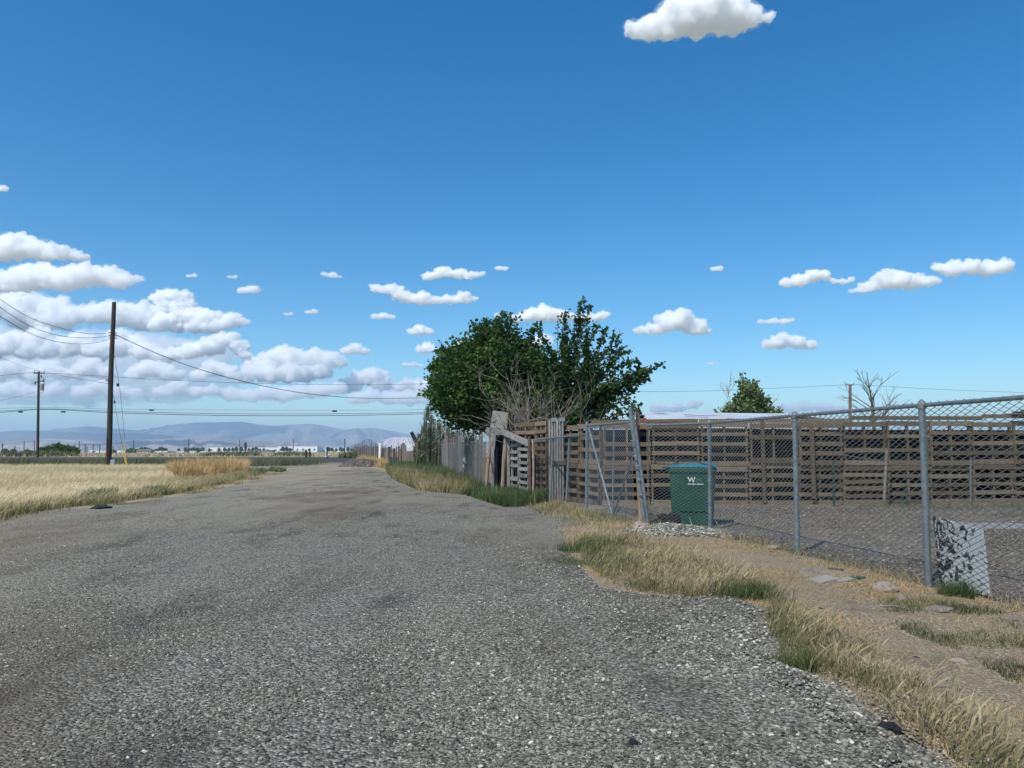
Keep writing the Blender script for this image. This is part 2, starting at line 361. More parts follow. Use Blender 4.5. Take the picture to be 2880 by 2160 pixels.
ICO = None
def ico_verts():
    bm = bmesh.new(); bmesh.ops.create_icosphere(bm, subdivisions=1, radius=1); v = np.array([x.co[:] for x in bm.verts]); f = np.array([[q.index for q in p.verts] for p in bm.faces]); bm.free(); return v, f
OCT = (np.array([[1, 0, 0], [0, 1, 0], [-1, 0, 0], [0, -1, 0], [0, 0, 1], [0, 0, -1.]]), np.array([[0, 1, 4], [1, 2, 4], [2, 3, 4], [3, 0, 4], [1, 0, 5], [2, 1, 5], [3, 2, 5], [0, 3, 5]]))
def pebbles(name, X, Y, Z, S, rnd, mat, shape, **kw):
    bv, bf = shape; n = len(X); k = len(bv)
    V = np.repeat(bv[None], n, 0) * (1 + rng.uniform(-.28, .28, (n, k, 1)))
    V *= np.stack([rng.uniform(.7, 1.5, n), rng.uniform(.6, 1.1, n), rng.uniform(.35, .75, n)], 1)[:, None, :]
    tl = rng.uniform(-.5, .5, n); c, s = np.cos(tl), np.sin(tl); x = V[..., 0] * c[:, None] - V[..., 2] * s[:, None]; z = V[..., 0] * s[:, None] + V[..., 2] * c[:, None]
    a = rng.uniform(0, 2 * np.pi, n); c, s = np.cos(a), np.sin(a); x2 = x * c[:, None] - V[..., 1] * s[:, None]; y2 = x * s[:, None] + V[..., 1] * c[:, None]
    V = np.stack([x2, y2, z], 2) * S[:, None, None] + np.stack([X, Y, Z + S * .25], 1)[:, None, :]
    Fc = (np.arange(n)[:, None, None] * k + bf[None]).reshape(-1, 3)
    return np_obj(name, V.reshape(-1, 3), Fc, mat, np.repeat(rnd, k), **kw)

# ================================================================== THE SETTING
# ---- ground to the horizon
def ground():
    xs = sorted(set([s * x for s in (-1, 1) for x in (0, 4, 8, 12, 20, 30, 50, 90, 160, 300, 600, 1200, 2500, 5000, 9300)]))
    ys = [-55, -20, 0, 4, 8, 12, 16, 20, 30, 40, 60, 80, 100, 120, 140, 200, 300, 500, 800, 1200, 1600, 2500, 4000, 6500, 9000, 12300]
    mb = MB(); mb.v = [(x, y, zt(y)) for y in ys for x in xs]; n = len(xs)
    mb.f = [(j * n + i, j * n + i + 1, (j + 1) * n + i + 1, (j + 1) * n + i) for j in range(len(ys) - 1) for i in range(n - 1)]
    o = mb.build('ground', MT['groundfar'], loc=(0, 0, 0)); o['kind'] = 'structure'
ground()

ROADPX = [(-700, 2900), (-260, 1700), (-40, 1475), (140, 1440), (330, 1418), (520, 1390), (640, 1362), (730, 1338), (700, 1322), (640, 1311), (760, 1298), (985, 1296), (1060, 1316), (1100, 1335),
          (1150, 1368), (1240, 1385), (1340, 1392), (1420, 1410), (1560, 1436), (1700, 1462), (1660, 1500), (1610, 1530), (1660, 1590), (1730, 1650), (1860, 1680), (2080, 1690), (2170, 1730), (2200, 1850), (2350, 1930), (2560, 2060), (2900, 2300), (3300, 2800)]
ROAD = gpoly(ROADPX)
BERM = [tuple(G(u, v)[:2]) for u, v in [(1700, 1570), (1850, 1640), (2020, 1680), (2120, 1780), (2180, 1890), (2420, 2040), (2650, 2160)]]
def roadh(x, y):
    if y > 40: return 0
    h = .012 * (mnoise.noise(Vector((x * .7, y * .7, 3))) + 1) + .02 * (mnoise.noise(Vector((x * .22, y * .22, 9))) + 1)
    d = seg_dist(np.array([x]), np.array([y]), BERM, False)[0]
    return h + .05 * math.exp(-(d / .42) ** 2) * (1 + .5 * mnoise.noise(Vector((x * 2.5, y * 2.5, 1))))
ROADD = dens(ROAD, .22, .26)
o = sheet('gravel_road', ROADD, .008, MT['gravel'], cell=.22, hf=roadh, rise=.25); o['kind'] = 'structure'

YARD = [(.9, 22.6), (1.5, 21), (2.2, 19.2), (2.5, 15), (3.1, 13.4), (3.5, 12), (3.95, 9.6), (4.3, 7.6), (4.95, 4.5), (5.6, 0), (30, 0), (30, 21.5), (14, 21)]
o = sheet('yard_ground', dens(YARD, .5, .10), .004, MT['yard'], cell=.5, hf=lambda x, y: .03 * (1 + mnoise.noise(Vector((x * .6, y * .6, 5)))), rise=.4); o['kind'] = 'structure'
DIRT = gpoly([(1560, 1490), (1640, 1462), (1800, 1478), (1990, 1500), (2240, 1570), (2610, 1660), (2900, 1730), (3400, 1900), (3600, 2600), (3000, 2500), (2600, 2100), (2360, 1950), (2180, 1880), (2150, 1740), (2060, 1706), (1850, 1700), (1700, 1660), (1600, 1560)])
o = sheet('dirt_verge', dens(DIRT, .3, .10), .0125, MT['dirt'], cell=.18, hf=lambda x, y: .035 * (1 + mnoise.noise(Vector((x * 1.1, y * 1.1, 8)))) * .8, rise=.25); o['kind'] = 'structure'
DIRT2 = gpoly([(1090, 1330), (1200, 1320), (1375, 1392), (1480, 1388), (1600, 1412), (1800, 1455), (1830, 1475), (1640, 1466), (1420, 1424), (1240, 1396), (1140, 1376)])
o = sheet('verge_soil', dens(DIRT2, .6, .08), .0165, MT['dirt']); o['kind'] = 'structure'
# asphalt cross road
mb = MB(); A = [(-900, 96), (-60, 84), (-22, 80), (14, 78), (400, 74)]; B = [(400, 128), (14, 130), (-22, 131), (-60, 130), (-900, 128)]
mb.add([(x, y, .02) for x, y in A + B], [tuple(range(10))]); o = mb.build('asphalt_road', MT['asphalt'], loc=(0, 0, 0)); o['kind'] = 'structure'
# concrete strip in the yard
mb = MB(); c = [G(2690, 1477), G(3300, 1484), G(3300, 1500), G(2690, 1492)]
mb.add([(p.x, p.y, .03) for p in c] + [(p.x, p.y, .05) for p in c], [(3, 2, 1, 0), (4, 5, 6, 7), (0, 1, 5, 4), (1, 2, 6, 5), (2, 3, 7, 6), (3, 0, 4, 7)])
tag(mb.build('concrete_slab', MT['concrete']), 'pale concrete strip lying in the yard behind the chain link fence', 'slab')

# ---- mountains
def ridge(name, pts, Y, depth, mat, seed, rough=.35, nx=260, ny=34, base=None, ends=True):
    us = np.linspace(pts[0][0], pts[-1][0], nx); vs = np.interp(us, [p[0] for p in pts], [p[1] for p in pts])
    V = []
    for i, (u, v) in enumerate(zip(us, vs)):
        c = P(u, v, Y); zb = zt(Y - depth); H0 = c.z - zb
        for j in range(ny):
            t = j / (ny - 1) * 1.35; yy = Y - depth + depth * t; x = c.x * (.9 + .1 * yy / Y)
            prof = (math.sin(min(t, 1) * math.pi / 2) ** 1.35) if t <= 1 else max(0, 1 - (t - 1) / .35) ** .8
            n1 = 1 - 2 * abs(mnoise.fractal(Vector((x / (H0 * 2.6 + 60), yy / (H0 * 4.5 + 90), seed)), .9, 2.1, 5))
            amp = rough * math.sin(min(t, 1) * math.pi) if t < 1 else .05
            z = zt(yy) - 3 + (H0 + 3) * (prof + amp * (n1 - .75))
            V.append((x, yy, max(z, zt(yy) - 3)))
    Fc = [(i * ny + j, (i + 1) * ny + j, (i + 1) * ny + j + 1, i * ny + j + 1) for i in range(nx - 1) for j in range(ny - 1)]
    o = np_obj(name, V, Fc, mat, loc=(0, Y, 0)); o['kind'] = 'structure'; return o
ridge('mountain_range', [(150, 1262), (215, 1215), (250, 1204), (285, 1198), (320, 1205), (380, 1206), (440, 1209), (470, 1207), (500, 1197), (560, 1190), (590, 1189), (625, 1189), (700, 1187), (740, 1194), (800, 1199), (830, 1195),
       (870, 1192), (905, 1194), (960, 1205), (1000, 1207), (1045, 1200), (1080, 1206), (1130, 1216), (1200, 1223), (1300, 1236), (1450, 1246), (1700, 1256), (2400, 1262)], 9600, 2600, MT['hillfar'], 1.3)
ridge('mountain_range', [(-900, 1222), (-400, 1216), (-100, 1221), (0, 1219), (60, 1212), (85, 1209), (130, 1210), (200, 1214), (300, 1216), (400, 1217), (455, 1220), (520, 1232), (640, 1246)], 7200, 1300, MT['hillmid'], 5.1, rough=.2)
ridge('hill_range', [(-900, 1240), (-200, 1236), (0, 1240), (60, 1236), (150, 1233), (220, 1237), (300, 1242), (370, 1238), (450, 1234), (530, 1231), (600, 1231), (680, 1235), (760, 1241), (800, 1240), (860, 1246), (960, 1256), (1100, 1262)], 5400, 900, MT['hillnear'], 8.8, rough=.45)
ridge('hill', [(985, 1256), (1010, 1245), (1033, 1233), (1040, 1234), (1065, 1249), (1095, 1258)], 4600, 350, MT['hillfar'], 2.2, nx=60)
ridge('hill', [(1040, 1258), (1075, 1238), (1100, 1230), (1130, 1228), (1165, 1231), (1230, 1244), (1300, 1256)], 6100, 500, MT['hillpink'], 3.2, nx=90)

# ================================================================== CLOUDS (each a body of vapour far above and beyond the place)
def cloud_mat(d):
    m = bpy.data.materials.new('cloud_vapour'); m.use_nodes = True; t = m.node_tree; t.nodes.clear()
    o = t.nodes.new('ShaderNodeOutputMaterial'); v = t.nodes.new('ShaderNodeVolumeScatter'); v.inputs['Color'].default_value = (1, 1, 1, 1)
    v.inputs['Density'].default_value = d; v.inputs['Anisotropy'].default_value = 0.0
    t.links.new(v.outputs[0], o.inputs['Volume']); return m
CICO = None
def cloud(label, px, vb=None, Y=None, thin=1.0, infl=1.22, alt=900, flat=True, name='cloud', group='scattered fair weather clouds'):
    vb = vb or max(v + .6 * r for u, v, r in px)
    if Y is None: Y = min(alt * F / max(HOR - vb, 20), 17000)
    Y = max(Y, 1500); s = Y / F; rs = []
    lr = random.Random(int(px[0][0] * 7 + px[0][1]))
    sph = []
    full = list(px)
    for (u, v, r), (u2, v2, r2) in zip(px[:-1], px[1:]):
        dd_ = math.hypot(u2 - u, v2 - v)
        if dd_ < 2.6 * (r + r2):
            for t_ in (.33, .66): full.append((u + (u2 - u) * t_ + lr.uniform(-.2, .2) * r, max(v, v2) * .5 + (v + (v2 - v) * t_) * .5 + lr.uniform(-.1, .2) * r, (r * (1 - t_) + r2 * t_) * lr.uniform(.6, .85)))
    for u, v, r in full:
        c = P(u, v, Y + lr.uniform(-.5, .5) * r * s); R = r * s * infl; sph.append((c, R * .9))
        for k in range(14):
            d = Vector((lr.gauss(0, 1.2), lr.gauss(0, .9), lr.gauss(.15, .8))).normalized(); rr = R * lr.uniform(.26, .46); q = c + Vector((d.x * R * 1.0, d.y * R * .85, d.z * R * .66)); sph.append((q, rr))
            if r > 9:
                for kk in range(4):
                    d2 = (d + Vector((lr.gauss(0, 1), lr.gauss(0, 1), lr.gauss(0, 1))) * .7).normalized(); sph.append((q + d2 * rr * .9, rr * lr.uniform(.3, .5)))
    zb = P(0, vb, Y).z
    bm = bmesh.new(); bmesh.ops.create_icosphere(bm, subdivisions=2, radius=1); bv = np.array([x.co[:] for x in bm.verts]); bf = np.array([[q.index for q in p.verts] for p in bm.faces]); bm.free()
    n = len(sph); k = len(bv); C = np.array([list(c) for c, r in sph]); Rr = np.array([r for c, r in sph])
    V = bv[None] * Rr[:, None, None] * np.array([1.1, 1, .88]) + C[:, None, :]
    if flat:
        z = V[..., 2]; V[..., 2] = np.where(z < zb, zb + (z - zb) * .22, z)
    o = np_obj(name, V.reshape(-1, 3), (np.arange(n)[:, None, None] * k + bf[None]).reshape(-1, 3), None)
    rmax = max(Rr); big = float(np.median([r for u, v, r in px])) * s
    o.data.materials.clear(); o.data.materials.append(cloud_mat(thin * .85 / (big * .34)))
    md = o.modifiers.new('merge', 'REMESH'); md.mode = 'VOXEL'; md.voxel_size = max(big * .048, s * .8)
    for sc, st in ((1.2, .26), (.42, .17), (.18, .085)):
        tx = bpy.data.textures.new('puffs', 'CLOUDS'); tx.noise_scale = big * sc; tx.noise_depth = 3
        dm = o.modifiers.new('puffs', 'DISPLACE'); dm.texture = tx; dm.texture_coords = 'LOCAL'; dm.strength = big * st * 1.6; dm.mid_level = .5
    if thin > .3:      # ragged thin vapour round the dense body
        V2 = bv[None] * Rr[:, None, None] * np.array([1.28, 1.1, 1.0]) * 1.12 + C[:, None, :]
        if flat: z = V2[..., 2]; V2[..., 2] = np.where(z < zb, zb + (z - zb) * .35, z)
        w_ = np_obj('vapour_fringe', V2.reshape(-1, 3), (np.arange(n)[:, None, None] * k + bf[None]).reshape(-1, 3), None, loc=ORIG[o.name]); w_.location = (0, 0, 0); w_.parent = o
        w_.data.materials.clear(); w_.data.materials.append(cloud_mat(thin * .075 / (big * .34)))
        md = w_.modifiers.new('merge', 'REMESH'); md.mode = 'VOXEL'; md.voxel_size = max(big * .08, s * .9)
        for sc, st in ((.9, .6), (.3, .34), (.12, .12)):
            tx = bpy.data.textures.new('rags', 'CLOUDS'); tx.noise_scale = big * sc; tx.noise_depth = 4
            dm = w_.modifiers.new('rags', 'DISPLACE'); dm.texture = tx; dm.texture_coords = 'LOCAL'; dm.strength = big * st * 1.5; dm.mid_level = .52
    tag(o, label, 'cloud', group); return o
CL = [
 ('large white cloud cut off by the top edge of the picture', [(1795, 85, 26), (1840, 72, 34), (1900, 52, 48), (1975, 35, 60), (2045, 38, 52), (2100, 45, 36), (2140, 52, 14), (2165, 45, 13)], 112, 1.0),
 ('bright flat-based cloud highest above the left poles, cut by the left edge', [(-60, 700, 40), (10, 697, 36), (60, 695, 36), (110, 702, 28), (160, 712, 24), (210, 718, 17), (243, 724, 9)], 730, 1.0),
 ('long puffy cloud just below the flat-based one at the left edge', [(-60, 800, 40), (20, 795, 30), (80, 785, 36), (130, 772, 30), (180, 787, 36), (240, 775, 32), (300, 775, 28), (340, 790, 22), (385, 786, 12)], 818, 1.0),
 ('small cloud fragment at the left edge high in the sky', [(-6, 530, 12), (12, 531, 9)], 538, .6),
 ('small round cloud alone right of the tall cumulus tower', [(685, 818, 12), (712, 815, 13)], 824, .7),
 ('tiny faint cloud wisp high above the tall cumulus tower', [(530, 776, 5), (548, 775, 6)], 780, .35),
 ('tiny faint cloud wisp between two small clouds left of the middle', [(645, 779, 4), (662, 779, 5)], 783, .35),
 ('thin wispy cloud high left of the small flat cloud group', [(912, 771, 7), (935, 774, 9), (955, 779, 5)], 781, .35),
 ('flat white cloud with a peaked top high left of the big tree', [(1205, 778, 12), (1245, 764, 15), (1290, 771, 15), (1330, 774, 11), (1358, 770, 7)], 788, .8),
 ('long lumpy cloud in two joined parts high left of the big tree', [(1058, 810, 12), (1108, 815, 16), (1140, 835, 18), (1190, 842, 18), (1230, 844, 12), (1262, 842, 13), (1305, 838, 16), (1333, 841, 9)], 856, .8),
 ('tiny cloud right of the peaked-top cloud', [(1402, 754, 7), (1420, 756, 7)], 761, .5),
 ('small flat cloud above the little round clouds', [(1055, 891, 8), (1078, 888, 9), (1102, 892, 7)], 897, .6),
 ('small pale cloud alone in the blue right of the cumulus tower', [(866, 878, 6), (885, 876, 7)], 882, .4),
 ('very small pale cloud beside another right of the cumulus tower', [(805, 884, 5), (818, 883, 5)], 888, .3),
 ('small domed cloud above the left end of the big tree', [(1160, 934, 10), (1182, 927, 14), (1204, 932, 10)], 940, .8),
 ('small triangular cloud just above the left shoulder of the big tree', [(1182, 984, 11), (1202, 978, 14), (1222, 986, 9)], 992, .8),
 ('oval cloud between the cumulus banks and the big tree', [(975, 986, 12), (1000, 980, 14), (1026, 988, 10)], 996, .7),
 ('faint flat cloud low left of the big tree', [(1140, 1026, 7), (1165, 1026, 8), (1185, 1029, 6)], 1032, .4),
 ('long white cloud passing behind the top shoot of the big tree', [(1400, 887, 7), (1450, 896, 12), (1490, 886, 18), (1530, 880, 22), (1570, 888, 20), (1620, 893, 13), (1660, 893, 12), (1695, 888, 13)], 906, .9),
 ('cloud peeping out over the left shoulder of the big tree', [(1290, 972, 12), (1312, 966, 14)], 980, .7),
 ('cloud seen through the notch in the top of the big tree', [(1500, 964, 16), (1530, 955, 18)], 972, .7),
 ('domed white cloud just right of the big tree', [(1800, 930, 12), (1840, 927, 17), (1880, 907, 26), (1920, 902, 28), (1955, 916, 22), (1985, 930, 11)], 940, 1.0),
 ('thin flat cloud above the half-dome cloud on the right', [(2140, 905, 7), (2175, 903, 9), (2205, 904, 9), (2228, 900, 6)], 914, .5),
 ('half-dome white cloud above the distant green tree', [(2165, 968, 14), (2200, 958, 20), (2240, 962, 19), (2280, 971, 15)], 982, .9),
 ('tiny cloud alone high right of the big tree', [(2008, 757, 7), (2024, 755, 8)], 762, .5),
 ('ragged cloud with a small tail, left of the long pair at the right', [(2215, 797, 14), (2250, 788, 16), (2290, 775, 17), (2318, 770, 12), (2345, 790, 8), (2370, 793, 9), (2395, 785, 7)], 810, .8),
 ('long cloud rising to the right, lower of the joined pair', [(2400, 821, 8), (2440, 806, 16), (2490, 790, 24), (2530, 787, 26), (2570, 792, 22), (2620, 790, 15)], 822, .9),
 ('long cloud nearest the right edge, upper of the joined pair', [(2640, 753, 14), (2680, 755, 22), (2730, 752, 20), (2780, 755, 20), (2820, 748, 18), (2836, 758, 11)], 780, .9),
 ('very small faint cloud right of the big tree crown', [(1992, 1024, 4), (2004, 1023, 5)], 1028, .35),
 ('low pale cloud over the white shed roof', [(1850, 1150, 16), (1900, 1147, 14), (1950, 1138, 12), (1968, 1134, 8)], 1166, .5),
 ('low pale cloud between the green tree and the brown pole', [(2220, 1150, 15), (2260, 1143, 15), (2320, 1146, 16), (2370, 1150, 12)], 1172, .5),
]
for lab, px, vb, th in CL: cloud(lab, px, vb, thin=th)
BK = 'cumulus banks low on the left'
cloud('tall bright cumulus tower rising from the cloud bank right of the big pole', [(445, 840, 17), (462, 832, 20), (490, 828, 17), (515, 838, 20), (525, 862, 20), (500, 862, 24), (470, 860, 22), (452, 872, 20), (560, 880, 22), (590, 895, 22), (540, 895, 26), (495, 895, 28), (620, 900, 18), (650, 895, 20), (680, 905, 15), (610, 915, 24), (555, 915, 28), (460, 905, 28)], 935, Y=13800, thin=1.1, name='cumulus_cloud', group=BK, infl=1.12)
cloud('grey-bottomed cloud shelf behind the top of the big pole', [(-20, 860, 34), (40, 850, 26), (100, 858, 32), (160, 868, 26), (205, 880, 18), (265, 882, 26), (320, 880, 30), (380, 890, 32), (430, 905, 30), (180, 900, 26), (60, 890, 34)], 925, Y=14300, thin=.8, name='cumulus_cloud', group=BK, infl=1.42)
cloud('broad thin haze of cumulus behind both wooden poles', [(-30, 1000, 60), (60, 990, 60), (150, 1000, 60), (240, 990, 55), (330, 1000, 55), (420, 1000, 55), (510, 1010, 55), (600, 1000, 45), (20, 1080, 55), (120, 1085, 50), (220, 1085, 50), (320, 1085, 50), (420, 1085, 45), (520, 1085, 45), (600, 1080, 35)], 1135, Y=17600, thin=.24, name='cumulus_cloud', group=BK, infl=1.5)
cloud('cumulus clump at the left edge just above the shorter pole top', [(-40, 985, 30), (5, 975, 28), (50, 962, 26), (110, 942, 22), (150, 975, 24), (75, 985, 26)], 1005, Y=13400, name='cumulus_cloud', group=BK, infl=1.3, flat=False)
cloud('bright cumulus clump touching the big pole on its left', [(190, 985, 20), (225, 962, 26), (270, 985, 22), (290, 1000, 14)], 1010, Y=13500, name='cumulus_cloud', group=BK, infl=1.3, flat=False)
cloud('bright cumulus clump just right of the big pole crossing', [(330, 950, 20), (345, 975, 26), (385, 965, 20), (405, 990, 24), (450, 1000, 20)], 1015, Y=13300, name='cumulus_cloud', group=BK, infl=1.3, flat=False)
cloud('cumulus clump under the tall cumulus tower', [(500, 995, 18), (540, 985, 22), (590, 975, 24), (625, 955, 18), (655, 945, 12), (672, 972, 18), (690, 1000, 12)], 1015, Y=13200, thin=.9, name='cumulus_cloud', group=BK, infl=1.3, flat=False)
cloud('low cumulus clump behind the shorter pole', [(-20, 1045, 26), (40, 1035, 22), (90, 1050, 22), (135, 1035, 20), (175, 1050, 16)], 1066, Y=12700, thin=.8, name='cumulus_cloud', group=BK, infl=1.3, flat=False)
cloud('low cumulus clump between the two wooden poles', [(215, 1050, 16), (250, 1030, 22), (290, 1048, 20)], 1064, Y=12800, thin=.8, name='cumulus_cloud', group=BK, infl=1.3, flat=False)
cloud('low cumulus clump right of the big pole under the brighter one', [(380, 1050, 18), (420, 1035, 22), (460, 1045, 22), (500, 1055, 16)], 1066, Y=12650, thin=.8, name='cumulus_cloud', group=BK, infl=1.3, flat=False)
cloud('low cumulus clump left of the second bank', [(560, 1055, 16), (600, 1035, 20), (640, 1045, 18), (668, 1056, 12)], 1068, Y=12600, thin=.8, name='cumulus_cloud', group=BK, infl=1.3, flat=False)
cloud('lowest hazy cumulus clump at the left edge', [(-30, 1105, 22), (30, 1092, 20), (80, 1104, 18), (150, 1095, 18)], 1120, Y=12000, thin=.6, name='cumulus_cloud', group=BK, infl=1.3, flat=False)
cloud('lowest hazy cumulus clump at the big pole', [(230, 1102, 18), (280, 1090, 20), (330, 1100, 18), (380, 1106, 14)], 1120, Y=12050, thin=.6, name='cumulus_cloud', group=BK, infl=1.3, flat=False)
cloud('lowest hazy cumulus clump left of centre', [(450, 1102, 16), (500, 1090, 18), (550, 1102, 16), (600, 1096, 14)], 1118, Y=11950, thin=.6, name='cumulus_cloud', group=BK, infl=1.3, flat=False)
cloud('second smaller cumulus bank in the gap left of centre', [(700, 1045, 18), (730, 1030, 22), (770, 1005, 22), (800, 992, 18), (840, 1012, 24), (890, 1005, 22), (930, 1012, 22), (962, 1020, 10), (760, 1050, 26), (830, 1050, 26), (900, 1045, 20), (690, 1070, 16)], 1075, Y=15000, thin=.8, name='cumulus_cloud', group=BK, infl=1.42)
cloud('low bumpy cumulus bank ending behind the left side of the tree', [(985, 1085, 20), (1010, 1066, 20), (1055, 1055, 20), (1070, 1080, 22), (1110, 1095, 16), (1150, 1085, 18), (1190, 1090, 22), (1235, 1088, 24)], 1110, Y=15400, thin=.8, name='cumulus_cloud', group=BK, infl=1.3)
cloud('lowest hazy cloud row under the second bank', [(650, 1108, 18), (700, 1112, 18), (750, 1104, 20), (800, 1108, 22), (850, 1102, 18), (900, 1098, 20), (950, 1092, 18)], 1125, Y=12100, thin=.6, name='cumulus_cloud', group=BK, infl=1.3, flat=False)
cloud('lowest hazy cloud row meeting the left edge of the tree', [(1000, 1122, 16), (1050, 1112, 18), (1100, 1120, 18), (1150, 1116, 20), (1200, 1122, 18)], 1138, Y=11800, thin=.6, name='cumulus_cloud', group=BK, infl=1.3, flat=False)
# ---- unseen cloud added above and behind the photographer to dim the foreground
def shade_cloud():
    alt = 620.0; k = alt / sd.z; off = Vector((sd.x * k, sd.y * k, 0)); lr = random.Random(3); px = []
    V = []; Fs = []; bm = bmesh.new(); bmesh.ops.create_icosphere(bm, subdivisions=2, radius=1); bv = np.array([x.co[:] for x in bm.verts]); bf = np.array([[q.index for q in p.verts] for p in bm.faces]); bm.free()
    C = []; R = []
    for i in range(70):
        x = lr.uniform(6, 130); y = lr.uniform(-50, 46); r = lr.uniform(15, 24)
        C.append((x + off.x, y + off.y, alt + lr.uniform(-8, 10))); R.append((r, r, r * .5))
    C = np.array(C); R = np.array(R); V = bv[None] * R[:, None, :] + C[:, None, :]
    o = np_obj('cloud', V.reshape(-1, 3), (np.arange(len(C))[:, None, None] * len(bv) + bf[None]).reshape(-1, 3), cloud_mat(.016))
    md = o.modifiers.new('merge', 'REMESH'); md.mode = 'VOXEL'; md.voxel_size = 4
    tag(o, 'unseen cloud added overhead behind the camera to dim the gravel', 'cloud')
shade_cloud()

# ================================================================== HAZE
mb = MB(); mb.box((0, 6130, (360 - 45) / 2), (19200, 12440, 405))
hz = bpy.data.materials.new('haze_air'); hz.use_nodes = True; t = hz.node_tree; t.nodes.clear()
ou = t.nodes.new('ShaderNodeOutputMaterial'); pv = t.nodes.new('ShaderNodeVolumePrincipled'); pv.inputs['Color'].default_value = (.50, .71, .95, 1)
pv.inputs['Density'].default_value = 1.5e-4; pv.inputs['Anisotropy'].default_value = .2
t.links.new(pv.outputs[0], ou.inputs['Volume']); o = mb.build('haze', hz); o['kind'] = 'stuff'; o['label'] = 'thin pale haze in the air over the plain'; o.display_type = 'BOUNDS'
# ================================================================== GALVANISED CHAIN LINK
def fabric(name, a, b, z0, z1, parent, mat, d=.055, r=.0033, sag=None, seed=0):
    """woven diamond wire from a to b (plan points); every wire a zigzag tube"""
    a = Vector((a[0], a[1])); b = Vector((b[0], b[1])); L = (b - a).length; dx = (b - a) / L; nx = Vector((-dx.y, dx.x))
    n = int(L / d) ; rows = int((z1(0.5) - z0(0.5)) / d) * 2; vs = []; fs = []
    for w_ in range(n + 1):
        ph = 0 if w_ % 2 == 0 else 0
        prev = None
        for k in range(rows + 1):
            s = w_ * d + (d * 1.03 if (k + w_) % 2 else -d * .03); s = min(max(s, 0), L); t = s / L
            zz = z0(t) + (z1(t) - z0(t)) * k / rows
            off = (.003 if (k + w_) % 2 else -.003) + .02 * mnoise.noise(Vector((s * .8, zz * 1.2, seed)))
            p = a + dx * s + nx * off; zz += .006 * mnoise.noise(Vector((s * 2, zz * 2, seed + 4)))
            i0 = len(vs)
            vs += [(p.x + dx.x * r, p.y + dx.y * r, zz - r * .6), (p.x + nx.x * r, p.y + nx.y * r, zz + r), (p.x - dx.x * r - nx.x * r * .5, p.y - dx.y * r - nx.y * r * .5, zz - r * .4)]
            if prev is not None:
                for q in range(3): fs.append((prev + q, prev + (q + 1) % 3, i0 + (q + 1) % 3, i0 + q))
            prev = i0
        q = Vector((p.x, p.y, zz)); k0 = len(vs); e = q + Vector((random.uniform(-.006, .006), random.uniform(-.006, .006), .028 + .014 * random.random()))
        for w2 in (q, e): vs += [(w2.x + r, w2.y, w2.z), (w2.x - r, w2.y + r, w2.z), (w2.x - r, w2.y - r, w2.z)]
        for c in range(3): fs.append((k0 + c, k0 + (c + 1) % 3, k0 + 3 + (c + 1) % 3, k0 + 3 + c))
    return np_obj(name, np.array(vs), np.array(fs), mat, parent=parent)

def post(parent, x, y, z1, r=.03, lean=(0, 0), z0=-.05, mat='galv', name='fence_post', cap=True):
    mb = MB(); top = (x + lean[0], y + lean[1], z1); mb.tube([(x, y, z0), top], r, 12)
    o = mb.build(name, MT[mat], parent, smooth=False)
    if cap:
        c = MB(); t = Vector(top); c.tube([t + Vector((0, 0, -.045)), t + Vector((0, 0, .0)), t + Vector((0, 0, .03)), t + Vector((0, 0, .05))], [r * 1.25, r * 1.25, r * .9, r * .3], 10)
        q = c.build('post_cap', MT['galv'], o if o.name in ORIG else parent); 
    return o
p1 = G(2612, 1650); p2 = G(2243, 1563); p3 = G(1997, 1497); p4 = Vector((2.47, 14.1, 0))
p0 = p1 + (p1 - p2) * 1.25; pm = p0 + (p1 - p2) * 1.2
line = [pm, p0, p1, p2, p3, p4]
FENCE = empty('chain_link_fence', (p2.x, p2.y, 0), 'galvanised chain link fence running from the gate past the wheelie bin', 'fence')
tops = [1.84, 1.84, 1.835, 1.825, 1.82, 1.82]
for i, p in enumerate(line[:-1]):
    ln = [(0, 0), (0, 0), (.012, 0), (.02, .0), (.03, 0)][i]
    post(FENCE, p.x, p.y, tops[i] + .01, .034 if i < 4 else .032, lean=ln)
for i in range(len(line) - 1):
    a, b = line[i], line[i + 1]
    seed = i * 3.1
    fabric('chain_link_mesh', a, b, lambda t: .03, lambda t, i=i: tops[i] * (1 - t) + tops[i + 1] * t - .012 * math.sin(math.pi * t), FENCE, MT['wire'], seed=seed)
mb = MB(); mb.tube([(p.x + .02, p.y, tops[i]) for i, p in enumerate(line)], .022, 12); mb.build('top_rail', MT['galv'], FENCE)
# ---- hinge posts at the gate: two leaning pipes, one timber
HG = empty('gate_post_cluster', (p4.x, p4.y, 0), 'cluster of leaning steel pipes and a wooden post where the gate hangs', 'gate post')
def pxtube(name, mat, parent, u0, v0, Y0, u1, v1, Y1, r, n=10):
    mb = MB(); a = P(u0, v0, Y0); b = P(u1, v1, Y1); mb.tube([a, b], r, n); return mb.build(name, MT[mat], parent)
b4 = Vector((2.47, 14.1, 0))
o = pxtube('leaning_pipe', 'galv', HG, 1814, 1478, 14.1, 1773, 1153, 14.2, .038)
c = MB(); t = P(1773, 1153, 14.2); c.tube([t, t + Vector((0, 0, .03)), t + Vector((0, 0, .05))], [.042, .038, .01]); c.build('post_cap', MT['galv'], o)
pxtube('inner_pipe', 'galv', HG, 1824, 1478, 14.0, 1787, 1200, 14.05, .03)
pxtube('timber_post', 'log', HG, 1806, 1478, 14.25, 1796, 1300, 14.3, .06)
pxtube('rusty_pipe', 'rust', HG, 1797, 1300, 14.5, 1792, 1148, 14.5, .035)
